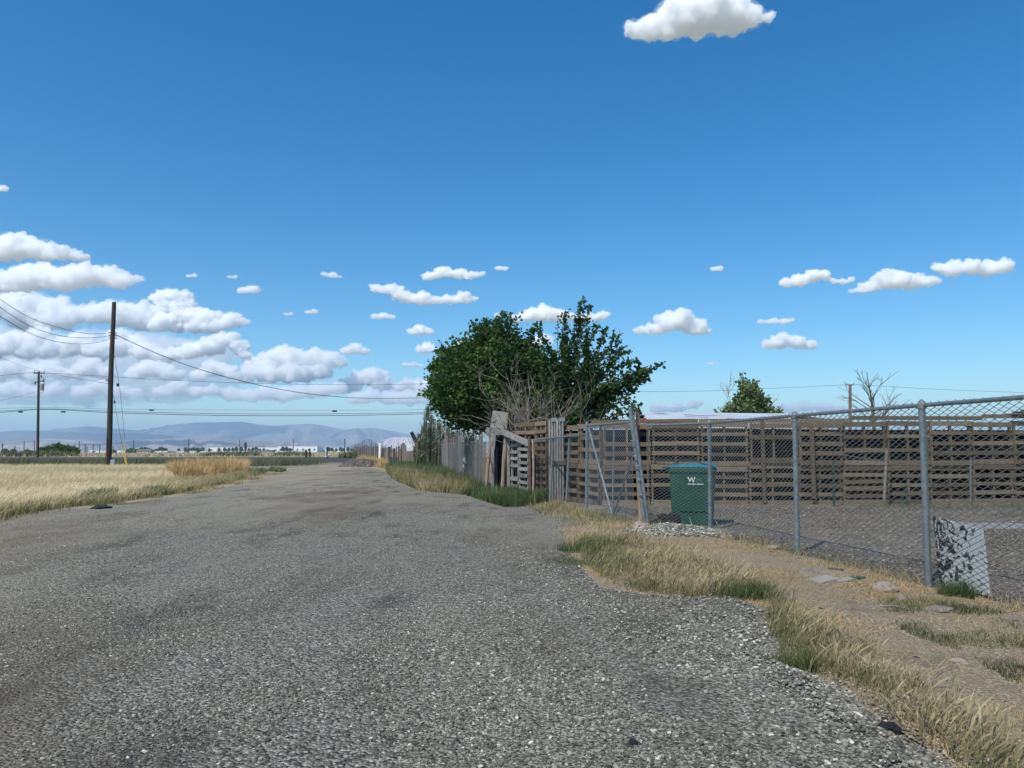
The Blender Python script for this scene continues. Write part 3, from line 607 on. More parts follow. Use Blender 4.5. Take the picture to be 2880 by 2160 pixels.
for k, (u, v) in enumerate([(1790, 1283), (1795, 1310), (1801, 1348), (1806, 1392), (1783, 1240)]):
    mb = MB(); q = P(u, v, 14.08); mb.tube([q + Vector((-.06, 0, .0)), q + Vector((.0, -.04, .0)), q + Vector((.06, 0, -.005))], .011, 6); mb.build('clamp_band', MT['galv'], HG)
mb = MB(); pts = [P(u, v, 14.0) for u, v in [(1784, 1195), (1783, 1170), (1789, 1158), (1796, 1162), (1798, 1180), (1797, 1195)]]; mb.tube(pts, .012, 6); mb.build('loop_latch', MT['galv'], HG)

# ---- gate leaf
GT = empty('chain_link_gate', (1.65, 17.2, 0), 'chain link gate with pipe frame and diagonal braces, standing ajar beside the bin', 'gate')
gl = P(1649, 1434, 17.2); gr = P(1783, 1468, 14.2); gl.z = .03; gr.z = .04
def gp(t, z): p = gl.lerp(gr, t); return Vector((p.x, p.y, z))
mb = MB(); mb.tube([gp(0, -.02), P(1651, 1192, 17.2)], .036, 12); o = mb.build('frame_post', MT['galv'], GT)
mb = MB(); t = P(1651, 1192, 17.2); mb.tube([t + Vector((0, 0, -.03)), t + Vector((0, 0, .03)), t + Vector((0, 0, .05))], [.045, .04, .012]); mb.build('post_cap', MT['galv'], o)
mb = MB(); mb.tube([P(1653, 1197, 17.2), P(1776, 1187, 14.3)], .026, 10); mb.build('top_bar', MT['galv'], GT)
mb = MB(); mb.tube([gp(0, .07), gp(.5, .03), gp(1, .05)], .026, 10); mb.build('bottom_bar', MT['galv'], GT)
def Yg(u): f = (u - 1649) / (1783 - 1649); return 1 / ((1 - f) / 17.2 + f / 14.2)
for (u0, v0, u1, v1, r) in [(1656, 1203, 1723, 1450, .024), (1727, 1200, 1723, 1450, .02), (1724, 1452, 1783, 1275, .018)]:
    mb = MB(); mb.tube([P(u0, v0, Yg(u0)), P(u1, v1, Yg(u1))], r, 8); mb.build('brace', MT['galv'], GT)
fabric('chain_link_mesh', (gl.x, gl.y), (gr.x, gr.y), lambda t: .06, lambda t: 1.86, GT, MT['galv'], seed=20, r=.0024)
# ---- second fence panel beyond the gate
SP = empty('low_mesh_fence', (1.5, 17.6, 0), 'short low chain link panel beyond the gate, dark mesh before the pallets', 'fence')
e0 = Vector((1.62, 17.35)); e1 = Vector((.66, 21.0))
def Ye(u):
    f = (u - (1440 + F * e0.x / e0.y)) / (F * e1.x / e1.y - F * e0.x / e0.y); return 1 / ((1 - f) / e0.y + f / e1.y)
mb = MB(); mb.tube([P(1646, 1221, Ye(1642)), P(1600, 1227, Ye(1600)), P(1512, 1236, Ye(1512))], .022, 8); mb.build('top_rail', MT['galv'], SP)
for u, vt, vb, r in [(1602, 1225, 1425, .03), (1556, 1232, 1410, .028)]:
    Yv = Ye((u + u - 10) / 2); mb = MB(); a = P(u - 10, vb, Yv); a.z = -.02; mb.tube([a, P(u, vt, Yv)], r, 10); mb.build('fence_post', MT['galv'], SP)
fabric('chain_link_mesh', e0, e1, lambda t: .05, lambda t: 1.72 - .04 * math.sin(math.pi * t) - .03 * t, SP, MT['galv'], seed=30, r=.0026)

# ================================================================== WHEELIE BIN
def wheelie_bin():
    a = Vector((2.86, 13.83)); b = Vector((3.50, 13.63)); X = (b - a).normalized(); Yv = Vector((-X.y, X.x))   # X along the visible side; Yv away
    if Yv.y < 0: Yv = -Yv
    c = a + (b - a) * .5 + Yv * .31; t = empty('wheelie_bin', (c.x, c.y, 0), 'green wheelie bin with a teal lid and white lettering, behind the mesh', 'bin')
    X3 = Vector((X.x, X.y, 0)); Y3 = Vector((Yv.x, Yv.y, 0)); Z = Vector((0, 0, 1)); O = Vector((c.x, c.y, 0))
    def W(x, y, z): return O + X3 * x + Y3 * y + Z * z
    def loft(rings, mb):
        n = len(rings[0]); k0 = len(mb.v); mb.v += [tuple(p) for r in rings for p in r]
        for i in range(len(rings) - 1):
            for k in range(n): mb.f.append((k0 + i * n + k, k0 + i * n + (k + 1) % n, k0 + (i + 1) * n + (k + 1) % n, k0 + (i + 1) * n + k))
        mb.f.append(tuple(k0 + k for k in range(n - 1, -1, -1))); mb.f.append(tuple(k0 + (len(rings) - 1) * n + k for k in range(n)))
    def ring(x0, x1, hy, z, r=.05):
        pts = []
        for cx, cy_, a0 in ((x1 - r, hy - r, 0), (x0 + r, hy - r, 90), (x0 + r, -hy + r, 180), (x1 - r, -hy + r, 270)):
            for k in range(4):
                an = math.radians(a0 + k * 30); pts.append(W(cx + r * math.cos(an), cy_ + r * math.sin(an), z))
        return pts
    mb = MB(); loft([ring(-.30, .34, .23, .02), ring(-.36, .35, .24, .16), ring(-.37, .375, .265, .55), ring(-.385, .40, .285, .98)], mb); body = mb.build('bin_body', MT['bin'], t)
    mb = MB(); loft([ring(-.40, .415, .30, .96, .06), ring(-.41, .425, .31, .985, .06), ring(-.41, .425, .31, 1.035, .06), ring(-.40, .415, .30, 1.05, .06)], mb); mb.build('rim', MT['bin'], t)
    mb = MB(); loft([ring(-.45, .43, .315, 1.052, .07), ring(-.46, .44, .32, 1.068, .07), ring(-.36, .42, .28, 1.095, .1), ring(.0, .38, .2, 1.135, .08)], mb); lid = mb.build('lid', MT['lid'], t)
    mb = MB(); mb.tube([W(-.40, -.22, 1.0), W(-.50, -.22, 1.05), W(-.50, .22, 1.05), W(-.40, .22, 1.0)], .018, 8); mb.build('handle', MT['bin'], t)
    for s in (-1, 1):
        mb = MB(); pr = [(0, .0), (.10, .0), (.13, .018), (.13, .045), (.10, .06), (0, .06)]; rg = []
        for r_, w_ in pr: rg.append([W(-.33 + r_ * math.cos(k * math.pi / 9), s * (.235 + w_), .135 + r_ * math.sin(k * math.pi / 9)) for k in range(18)])
        n = 18; k0 = 0; mb.v = [tuple(p) for r_ in rg for p in r_]; mb.f = [(i * n + k, i * n + (k + 1) % n, (i + 1) * n + (k + 1) % n, (i + 1) * n + k) for i in range(len(rg) - 1) for k in range(n)]
        mb.build('wheel', MT['tyre'], t)
    mb = MB(); mb.tube([W(-.33, -.26, .135), W(-.33, .26, .135)], .014, 8); mb.build('axle', MT['rust'], t)
    # body ribs at the foot of the visible side
    mb = MB(); mb.box(W(.05, -.262, .30), (.5, .03, .02), Matrix((X3, Y3, Z)).transposed()); mb.build('rib', MT['bin'], t)
    # lettering
    def text(body_, size, x, z, mat, nm):
        cu = bpy.data.curves.new(nm, 'FONT'); cu.body = body_; cu.size = size; cu.extrude = .0015; cu.offset = size * .035
        ob = bpy.data.objects.new(nm, cu); COL.objects.link(ob); bpy.context.view_layer.update()
        me = bpy.data.meshes.new_from_object(ob.evaluated_get(bpy.context.evaluated_depsgraph_get())); bpy.data.objects.remove(ob)
        tilt = .045
        for v in me.vertices:
            px_, pz, py = v.co.x, v.co.y, v.co.z; zz = z + pz; ybase = -(.265 + (zz - .55) / .43 * .02) - .003
            q = W(x + px_, ybase - py, zz) - ORIG[t.name]; v.co = q
        me.materials.clear(); me.materials.append(MT[mat]); o = bpy.data.objects.new(nm, me); COL.objects.link(o); o.parent = t; ORIG[o.name] = ORIG[t.name]; return o
    text('W', .125, -.06, .80, 'logow', 'letter'); text('M', .115, .085, .80, 'logom', 'letter')
    mb = MB(); mb.box(W(.075, -.281, .765), (.27, .004, .016), Matrix((X3, Y3, Z)).transposed()); mb.build('lettering_bar', MT['logow'], t)
wheelie_bin()

# ================================================================== PALLET WALL
def pallet(parent, a, b, z0, h, thick=.12, boards=6, cols=3, vertical=False, mat='wood', tilt=0.0, rows=None):
    """pallet standing on edge from a to b; its boards face the camera; every board and stringer its own mesh"""
    a = Vector((a[0], a[1], 0)); b = Vector((b[0], b[1], 0)); d = (b - a); L = d.length; x = d / L; nrm = Vector((x.y, -x.x, 0))
    if nrm.y > 0: nrm = -nrm                       # towards the camera
    pl = bpy.data.objects.new('pallet', None); COL.objects.link(pl); pl.parent = parent
    base = (a + b) / 2; base.z = z0; ORIG[pl.name] = ORIG[parent.name] if False else base; pl.location = base - ORIG[parent.name]
    R = Matrix((x, nrm, Vector((0, 0, 1)))).transposed()
    g = .006
    if not vertical:
        for k in range(cols):
            f = .045 + (L - .09) * k / (cols - 1)
            mb = MB(); c = a + x * f + Vector((0, 0, z0 + h / 2)); mb.box(c, (.038, thick - .036, h), R, .002); mb.build('stringer', MT[mat], pl)
        hs = []
        for k in range(boards):
            bw = random.uniform(.08, .11) if 0 < k < boards - 1 else .12
            z = z0 + bw / 2 + .004 + (h - bw - .008) * k / (boards - 1) + random.uniform(-.008, .008) * (0 < k < boards - 1)
            for side in (1, -1):
                if side == -1 and k % 2: continue
                if side == 1 and random.random() < .035: continue
                mb = MB(); c = a + x * (L / 2) + nrm * side * (thick / 2 - .008) + Vector((0, 0, z))
                rot = R @ Matrix.Rotation(random.uniform(-.014, .014), 3, 'Y')
                mb.box(c, (L - random.uniform(.008, .02), .016, bw), rot, .002); mb.build('deck_board', MT[mat], pl)
    else:
        for z in (z0 + .06, z0 + h / 2, z0 + h - .06):
            mb = MB(); mb.box(a + x * L / 2 + Vector((0, 0, z)), (L, thick - .036, .09), R); mb.build('stringer', MT[mat], pl)
        for k in range(boards):
            mb = MB(); c = a + x * (L * (k + .5) / boards) + nrm * (thick / 2 - .008) + Vector((0, 0, z0 + h / 2)); mb.box(c, (L / boards - .03, .016, h + random.uniform(-.02, .01)), R, .002); mb.build('deck_board', MT['woodgrey'], pl)
    return pl
WALL = empty('pallet_fence', (6, 19.3, 0), 'tall two-tier wall of weathered wooden pallets stood on edge behind the yard', 'fence')
def walk(pts, wd):
    out = []; i = 0; p = Vector(pts[0])
    for a, b in zip(pts[:-1], pts[1:]):
        a, b = Vector(a), Vector(b); L = (b - a).length; n = max(1, round(L / wd)); 
        for k in range(n): out.append((a.lerp(b, k / n), a.lerp(b, (k + .985) / n)))
    return out
seg = walk([(1.32, 21.0), (2.2, 19.15)], 1.02) + walk([(2.22, 19.12), (7.0, 18.95), (17.5, 20.5)], 1.13)
for i, (a, b) in enumerate(seg):
    off = random.uniform(-.03, .03); a2 = (a.x, a.y + off); b2 = (b.x, b.y + off + random.uniform(-.02, .02)); z1 = .99 + random.uniform(-.05, .04)
    pallet(WALL, a2, b2, .01, z1, boards=random.choice([5, 5, 5, 6])); x0 = i / len(seg)
    pallet(WALL, (a.x + .04, a.y - off * .5), (b.x + .04, b.y - off * .5), z1 + .015, (1.02 if i < 2 else 1.0) + .14 * x0 + (.99 - z1) + random.uniform(-.03, .02), boards=random.choice([4, 5, 5, 5]))
    if i % 1 == 0 and i > 0:     # timber uprights the pallets are nailed to
        if random.random() < .3:
            mb = MB(); xx = a.x + random.choice([0, .35, .75]); yy = a.y - .085; mb.box((xx, yy, 1.02 + random.uniform(-.02, .5) * .2), (random.uniform(.07, .11), .04, 1.95 + random.uniform(-.2, .1)), None, .004); mb.build('upright', MT['wood'], WALL)
# capping boards and a plain dark sheet behind
for a, b, z in [((2.0, 19.45), (4.6, 19.0), 2.07), ((4.62, 19.0), (8.4, 19.12), 2.08), ((8.42, 19.12), (12.0, 19.64), 2.16), ((12.02, 19.64), (17.4, 20.4), 2.22)]:
    mb = MB(); mb.bar((a[0], a[1] - .02, z), (b[0], b[1] - .02, z + .01), .10, .03, jit=.003); mb.build('cap_board', MT['wood'], WALL)
mb = MB()
for a, b in [((.2, 23.2), (1.36, 21.15)), ((1.37, 21.14), (2.3, 19.4)), ((2.31, 19.40), (7.0, 19.16)), ((7.01, 19.16), (17.5, 20.75))]:
    mb.bar((a[0], a[1], .95), (b[0], b[1], .95), 1.85, .01)
mb.build('dark_backing', MT['backing'], WALL)
# pallet stack on top at the far right
mb = MB(); q = P(2855, 1158, 19.9)
tp = empty('broken_pallet', (q.x, q.y, 2.26), 'dark broken pallet lying on top of the wall at the right edge', 'pallet')
for k, dz in enumerate((0.02, .075, .13)):
    mb = MB(); mb.box((q.x + .3 + .12 * k, q.y - .1, 2.26 + dz), (1.1 - .2 * k, .35, .035)); mb.build('board', MT['darkwood'], tp)

# ---- nearer corner: older pallets, vertical slat pallet, pallet gate
OLD = empty('old_pallet_fence', (.9, 21.8, 0), 'corner of grey old pallets with a vertical slatted one between gate and shed', 'fence')
pallet(OLD, (.12, 23.0), (.72, 22.2), .01, 1.05, boards=5, mat='wood'); pallet(OLD, (.12, 23.0), (.72, 22.2), 1.07, 1.1, boards=5, mat='wood')
pallet(OLD, (.70, 22.0), (1.0, 21.4), .01, 1.1, boards=6); pallet(OLD, (.70, 22.0), (1.0, 21.4), 1.12, 1.05, boards=5)
pallet(OLD, (1.02, 20.9), (1.42, 20.55), .01, 2.17, boards=6, vertical=True)
mb = MB(); mb.bar((1.0, 20.78, 1.02), (1.44, 20.44, 1.02), .10, .03); mb.build('cross_board', MT['darkwood'], OLD)
for k, xx in enumerate((1.13, 1.33)):
    mb = MB(); mb.box((xx, 20.72 - (xx - 1.1) * .8, 2.17), (.17, .03, .10)); mb.build('block', MT['metalgrey'], OLD)
PG = empty('pallet_gate', (.3, 22.3, 0), 'pale pallet door with chequered gaps hanging beside the dark doorway', 'gate')
a = P(1439, 1385, 22.9); b = P(1488, 1385, 21.6); a.z = b.z = 0
pallet(PG, (a.x, a.y), (a.x + (b.x - a.x) * .45, a.y + (b.y - a.y) * .45), .08, 1.66, boards=9, cols=2, mat='woodgrey', thick=.09)
pallet(PG, (a.x + (b.x - a.x) * .47, a.y + (b.y - a.y) * .47), (b.x, b.y), .02, 1.60, boards=9, cols=2, mat='woodgrey', thick=.09)
mb = MB(); mb.bar(P(1410, 1213, 23.0), P(1489, 1248, 21.4), .17, .03); mb.build('top_plank', MT['woodgrey'], PG)
mb = MB(); q = P(1430, 1390, 23.0); mb.box((q.x, q.y, .85), (.09, .07, 1.7), None, .004); mb.build('gate_stile', MT['woodgrey'], PG)
GP2 = empty('gate_end_posts', (.48, 21.3, 0), 'mossy dark post and pale peeling post wired together at the pallet door', 'post')
q = P(1490, 1395, 21.4); mb = MB(); mb.tube([(q.x, q.y, -.02), (q.x + .01, q.y, .9), (q.x - .01, q.y, 1.74)], [.05, .046, .042], 9); mb.build('dark_post', MT['darkwood'], GP2)
q = P(1499, 1398, 21.2); mb = MB(); mb.tube([(q.x, q.y, -.02), (q.x + .02, q.y, .8), (q.x, q.y, 1.66)], [.035, .03, .028], 8); mb.build('pale_post', MT['log'], GP2)
q = P(1496, 1247, 21.3); mb = MB(); pts = [q + Vector((.07 * math.cos(k * 1.1), .06 * math.sin(k * 1.1), -.04 * k * .5)) for k in range(22)]; mb.tube(pts, .008, 5); mb.build('wire_coil', MT['rust'], GP2)

# ================================================================== SHED DOORWAY
DW = empty('doorway', (-.45, 23.0, 0), 'crooked doorway of logs and boards with a black shadow sheet in the opening', 'doorway')
def pxlog(nm, mat, parent, pts, r, Y, n=9):
    mb = MB(); ps = [P(u, v, Y) for u, v in pts]
    mb.tube(ps, [r * random.uniform(.85, 1.12) for _ in ps], n); return mb.build(nm, MT[mat], parent)
def pxboard(nm, mat, parent, quad, Y, th=.03):
    mb = MB(); f = [P(u, v, Y) for u, v in quad]; b_ = [p + Vector((0, th, 0)) for p in f]; mb.add(f + b_, [(0, 1, 2, 3), (7, 6, 5, 4), (0, 4, 5, 1), (1, 5, 6, 2), (2, 6, 7, 3), (3, 7, 4, 0)]); return mb.build(nm, MT[mat], parent)
pxlog('left_log', 'log', DW, [(1367, 1375), (1370, 1340), (1373, 1300), (1377, 1265), (1381, 1225), (1383, 1205)], .055, 23.2)
pxboard('side_board', 'woodgrey', DW, [(1384, 1222), (1395, 1222), (1392, 1250), (1391, 1290), ][:4], 23.1)
mb = MB(); L_ = [(1382, 1221), (1380, 1260), (1381, 1300), (1379, 1350), (1378, 1392)]; R_ = [(1395, 1221), (1392, 1258), (1389, 1270), (1390, 1300), (1389, 1350), (1388, 1392)]
f = [P(u, v, 23.05) for u, v in L_ + R_[::-1]]; b_ = [p + Vector((0, .03, 0)) for p in f]; n = len(f); mb.add(f + b_, [tuple(range(n))[::-1], tuple(range(n, 2 * n))] + [(k, (k + 1) % n, n + (k + 1) % n, n + k) for k in range(n)]); mb.build('jamb_board', MT['woodgrey'], DW)
pxboard('shadow_sheet', 'dark', DW, [(1389, 1228), (1432, 1228), (1432, 1393), (1386, 1393)], 23.35, .02)  # black sheet added for the shadow inside the open doorway
pxlog('right_log', 'log', DW, [(1412, 1393), (1415, 1340), (1418, 1290), (1421, 1250), (1423, 1222)], .06, 23.0)
pxboard('low_board', 'plank', DW, [(1421, 1335), (1432, 1335), (1431, 1392), (1420, 1392)], 23.1)
pxboard('lintel', 'woodgrey', DW, [(1367, 1202), (1424, 1204), (1424, 1223), (1367, 1225)], 23.12, .05)
pxboard('upper_panel', 'ply', DW, [(1386, 1154), (1427, 1160), (1426, 1208), (1379, 1203)], 23.2, .03)
pxboard('panel_edge', 'log', DW, [(1422, 1160), (1429, 1161), (1426, 1208), (1420, 1207)], 23.17, .02)
mb = MB(); q = P(1372, 1285, 23.05); mb.tube([q, P(1381, 1296, 22.98), P(1385, 1330, 23.0)], .012, 6); mb.build('iron_hook', MT['rust'], DW)
# shed body behind the doorway and a dark stovepipe stump
SH = empty('lean_to_shed', (.1, 24.2, 0), 'low dark timber lean-to behind the doorway under the dead bush', 'shed')
mb = MB(); mb.box((.25, 24.3, .92), (1.5, 1.6, 1.84)); mb.build('wall', MT['darkwood'], SH)
mb = MB(); mb.bar((-.6, 24.3, 1.9), (1.1, 24.3, 1.93), .05, 1.9, up=Vector((0, 0, 1))); mb.build('roof', MT['plank'], SH)
pxboard('post_stub', 'darkwood', SH, [(1462, 1147), (1472, 1147), (1474, 1180), (1461, 1180)], 23.6, .12)

# ================================================================== PLANK FENCE going away on the left
def plank_fence(root, pts, h0, widths, mat, maxn=98, leanj=.03, gap=.004, stakes=0.0, hj=.15):
    pos = []; i = 0; a = Vector(pts[0]); s = 0; segs = [(Vector(p), Vector(q)) for p, q in zip(pts[:-1], pts[1:])]; tot = sum((q - p).length for p, q in segs)
    while s < tot and len(pos) < maxn:
        w_ = random.uniform(*widths); c = s + w_ / 2; acc = 0
        for p, q in segs:
            L = (q - p).length
            if c <= acc + L: break
            acc += L
        t = min(1, (c - acc) / L); pt = p.lerp(q, t); d = (q - p).normalized()
        tall = random.random() < stakes; h = h0 + random.uniform(-hj, hj) + (random.uniform(.2, .5) if tall else 0); ww = .09 if tall and random.random() < .7 else w_
        R = Matrix((Vector((d.x, d.y, 0)), Vector((-d.y, d.x, 0)), Vector((0, 0, 1)))).transposed() @ Matrix.Rotation(random.uniform(-leanj, leanj), 3, 'Y')
        mb = MB(); mb.box((pt.x + random.uniform(-.03, .03), pt.y, h / 2 - .02), (ww - gap, random.uniform(.02, .05) if ww > .12 else .08, h), R, .012)
        mb.build('plank' if ww > .12 else 'stake', MT[random.choice(mat)], root); s += w_
PF = empty('plank_fence', (-2.5, 36, 0), 'grey weathered plank fence with tall pale pipes, left of the doorway', 'fence')
plank_fence(PF, [(-.86, 24.2), (-2.7, 36), (-4.3, 47), (-6.3, 57)], 1.78, (.2, .52), ['plank', 'plank', 'plank', 'woodgrey'], hj=.16, stakes=.06)
for u, v0, v1, Yp in [(1258, 1208, 1322, 49.0), (1296, 1216, 1345, 36.5), (1204, 1250, 1318, 55.5)]:
    mb = MB(); a = P(u - 3, v1, Yp); b = P(u, v0, Yp); a.z = 0; a.x -= .16; b.x -= .16; mb.tube([a, b], .085 if Yp > 45 else .075, 10); mb.build('white_pipe', MT['white'], PF)
fabric('chain_link_mesh', (-1.0, 24.1), (-2.85, 36), lambda t: .05, lambda t: 1.62, PF, MT['wire'], d=.06, r=.002)
mb = MB(); q = P(1325, 1297, 30); mb.box((q.x - .2, q.y, q.z), (.22, .02, .42), None, .05); mb.build('paper_scrap', MT['white'], PF)
SF = empty('stake_fence', (-10, 68, 0), 'long dark fence of uneven stakes and boards receding towards the cross road', 'fence')
plank_fence(SF, [(-6.5, 58.3), (-13.2, 76), (-28.5, 138)], 1.55, (.55, 1.25), ['darkwood', 'darkwood', 'plank'], stakes=.38, hj=.2, leanj=.04, maxn=95)
mb = MB(); a = P(1068, 1310, 74.0); a.z = 0; b = P(1070, 1246, 74.0); mb.tube([a, b], .16, 8); mb.build('white_pipe', MT['white'], SF)
mb = MB(); a = P(1183, 1268, 54); b = P(1157, 1215, 54); mb.tube([a, b], [.20, .12], 7); 
tag(mb.build('leaning_timber', MT['tyre']), 'charred black timber leaning out over the stake fence beside the reeds', 'timber')
mb = MB(); q = P(1154, 1260, 55); mb.box(q, (.4, .08, .45), None, .05); tag(mb.build('pale_panel', MT['white']), 'small white panel fixed on the stake fence near the leaning timber', 'panel')
# ================================================================== LOOSE STONES ON THE ROAD
def rh(X, Y):
    h = np.array([.012 * (mnoise.noise(Vector((x * .7, y * .7, 3))) + 1) + .02 * (mnoise.noise(Vector((x * .22, y * .22, 9))) + 1) for x, y in zip(X, Y)])
    d = seg_dist(X, Y, BERM, False); h += .05 * np.exp(-(d / .42) ** 2) * np.array([1 + .5 * mnoise.noise(Vector((x * 2.5, y * 2.5, 1))) for x, y in zip(X, Y)])
    return h * np.clip(seg_dist(X, Y, ROADD) / .25, 0, 1) + .008
def scatter_pebbles(name, n, y0, y1, smin, smax, shape, label):
    box = [(-.72 * y0 - .4, y0), (.72 * y0 + .4, y0), (.72 * y1 + .4, y1), (-.72 * y1 - .4, y1)]
    X, Y = sample_poly(box, n, bias=.9); k = inpoly(X, Y, ROADD); k |= (rng.uniform(0, 1, len(X)) < .6 * np.exp(-seg_dist(X, Y, ROADD) / .2)) & (X > 0)
    d = seg_dist(X, Y, BERM, False); right = np.clip(1 - d / 2.6, 0, 1)
    dn = vnoise(X, Y, .8, 2.0); xt = X + .25 * Y; trk = sum(np.exp(-((xt - c_) / .26) ** 2) for c_ in (-1.5, .1, 2.0, 3.5)); k &= rng.uniform(0, 1, len(X)) < (.56 - .6 * trk + .55 * right + 1.0 * dn)
    X, Y, right = X[k], Y[k], right[k]
    S = smin + (smax - smin) * rng.beta(1.3, 4.5, len(X)) * (1 + .85 * right)
    r = np.clip(rng.beta(2.2, 2.4, len(X)) + vnoise(X, Y, .5, 7.0) * .15, 0, 1); r = np.where(rng.uniform(0, 1, len(X)) < .035, .97, r)
    o = pebbles(name, X, Y, rh(X, Y), S, r, MT['pebble'], shape); tag(o, label, 'gravel', kind='stuff'); return o
ICOS = ico_verts()
scatter_pebbles('gravel_stones', 105000, 3.1, 7.0, .0034, .0145, ICOS, 'loose grey and white gravel stones over the near road')
scatter_pebbles('gravel_stones', 115000, 7.0, 16.0, .0048, .0155, OCT, 'finer looking gravel stones further up the road')
# mound of coarse gravel under the bin
MND = P(1890, 1500, 12.9); MC = Vector((2.72, 12.75))
def moundh(x, y): return .13 * math.exp(-((x - MC.x) / .62) ** 2 - ((y - MC.y) / .55) ** 2) * (1 + .4 * mnoise.noise(Vector((x * 3, y * 3, 0))))
poly = [(MC.x + 1.25 * math.cos(a) * (1 + .12 * math.sin(3 * a)), MC.y + 1.1 * math.sin(a)) for a in np.linspace(0, 2 * math.pi, 40, endpoint=False)]
o = sheet('gravel_mound', poly, .018, MT['rubble'], cell=.05, hf=moundh, rise=.3); tag(o, 'low heap of coarse gravel spilling under the mesh by the bin', 'gravel heap')
X, Y = sample_poly(poly, 5200); Z = np.array([moundh(x, y) for x, y in zip(X, Y)]); k = Z > .006 * rng.uniform(0, 6, len(Z))
tag(pebbles('gravel_stones', X[k], Y[k], Z[k] + .012, rng.uniform(.012, .032, int(k.sum())), np.clip(rng.beta(2, 2, int(k.sum())) + .05, 0, 1), MT['pebble'], ICOS), 'coarse mixed stones covering the gravel heap by the bin', 'gravel', kind='stuff')
# litter of small clods and stones on the dirt and in the yard
X, Y = sample_poly([(1.2, 3.3), (3.2, 3.3), (8, 7), (8, 14), (2.0, 14), (1.2, 9)], 42000, .6); k = inpoly(X, Y, DIRT); X, Y = X[k], Y[k]
tag(pebbles('soil_clods', X, Y, np.full(len(X), .03), rng.uniform(.003, .012, len(X)), rng.uniform(.2, .95, len(X)), M('clod', stop2((.13, .10, .062), (.48, .39, .25)), scale=0.001, attr='rnd'), OCT), 'small clods and stones scattered over the dirt verge', 'soil', kind='stuff')
X, Y = sample_poly([(2.8, 5), (5, 5), (11, 12), (12, 18), (2.4, 18)], 60000, .4); k = inpoly(X, Y, YARD) & (Y < 18.3); X, Y = X[k], Y[k]
tag(pebbles('leaf_litter', X, Y, np.full(len(X), .03), rng.uniform(.006, .021, len(X)) , np.clip(rng.normal(.48, .2, len(X)), 0, 1), M('litter', [(0, (.055, .045, .034)), (.5, (.19, .155, .115)), (.85, (.32, .27, .21)), (1, (.55, .49, .40))], scale=0.001, attr='rnd'), OCT), 'brown chips and dry leaf litter covering the fenced yard', 'litter', kind='stuff')

# ================================================================== GRASSES
def gr(name, poly, n, h, hs, wd, lean, mat, label, rfun=None, bias=0.0, head=0.0, wind=None, z=.01, dfun=None, seg=3):
    X, Y = sample_poly(poly, n, bias)
    if dfun is not None: k = rng.uniform(0, 1, len(X)) < dfun(X, Y); X, Y = X[k], Y[k]
    m = len(X); H = np.clip(rng.normal(h, hs, m), h * .25, h * 2); r = rfun(X, Y) if rfun else rng.uniform(0, 1, m)
    o = blades(name, X, Y, np.full(m, z), H, wd * rng.uniform(.6, 1.3, m), rng.uniform(.1, 1, m) * lean, np.clip(r + rng.normal(0, .13, m), 0, 1), MT[mat], head=head, winddir=wind, seg=seg)
    tag(o, label, 'grass', kind='stuff'); return o
FIELD = gpoly([(-1700, 2000), (-290, 1712), (-60, 1468), (140, 1433), (330, 1411), (520, 1384), (640, 1357), (725, 1333), (695, 1318), (600, 1311), (-60, 1311)])
FEDGE = FIELD[:8]
def ffield(X, Y):
    d = seg_dist(X, Y, FEDGE, False); e = np.clip(d / (Y * .12), 0, 1)
    return .28 + .46 * e + vnoise(X, Y, .12, 1) * .45 + vnoise(X, Y, .5, 4) * .15
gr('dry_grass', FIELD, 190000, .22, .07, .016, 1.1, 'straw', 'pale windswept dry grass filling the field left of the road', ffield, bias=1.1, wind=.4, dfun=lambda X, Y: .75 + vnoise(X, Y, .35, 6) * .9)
gr('dry_grass', [(x - .5, y) for x, y in FEDGE] + [(x + .25 * (y / 30), y - .25) for x, y in FEDGE[::-1]], 9000, .2, .08, .013, .8, 'strawnear', 'greenish grass edge between the dry field and the gravel', lambda X, Y: .45 + vnoise(X, Y, .8, 3) * .5, bias=.8)
gr('edge_tufts', [(x - .2, y) for x, y in FEDGE] + [(x + .8 * (y / 22), y - .9 * (y / 30)) for x, y in FEDGE[::-1]], 16000, .13, .07, .013, .9, 'strawnear', 'scattered dry tufts straying from the dry field onto the gravel', lambda X, Y: .6 + vnoise(X, Y, .8, 3) * .5, bias=.8, dfun=lambda X, Y: np.clip(vnoise(X, Y, .9, 22) * 2.4 + .12, 0, 1))
gr('weedy_grass', [(-80, 61), (-22, 60), (-17, 63), (-18, 76), (-22, 79), (-90, 83)], 26000, .38, .15, .035, .6, 'scrub', 'dull grey weeds along the near side of the cross road', lambda X, Y: .35 + vnoise(X, Y, .3, 3) * .7)
gr('orange_grass', gpoly([(505, 1356), (600, 1344), (690, 1331), (700, 1318), (640, 1311), (540, 1316), (470, 1330)]), 30000, .62, .17, .02, .8, 'orange', 'orange dead grass piled at the end of the dry field', lambda X, Y: .5 + vnoise(X, Y, .5, 2) * .8, dfun=lambda X, Y: .6 + vnoise(X, Y, .4, 8) * 1.1)
for px_, lab in [([(690, 1338), (735, 1334), (760, 1326), (700, 1322)], 'green weeds at the tip of the orange grass'), ([(225, 1415), (330, 1405), (330, 1396), (240, 1400)], 'dark green weed patch on the field edge nearest the camera'),
                 ([(790, 1329), (805, 1325), (765, 1322), (755, 1326)], 'small green weeds on the road beyond the orange grass'), ([(400, 1398), (470, 1392), (470, 1386), (410, 1390)], 'thin green weeds on the field edge beyond the dark patch')]:
    gr('green_weeds', gpoly(px_), 1500, .2, .08, .02, .7, 'greengrass', lab)
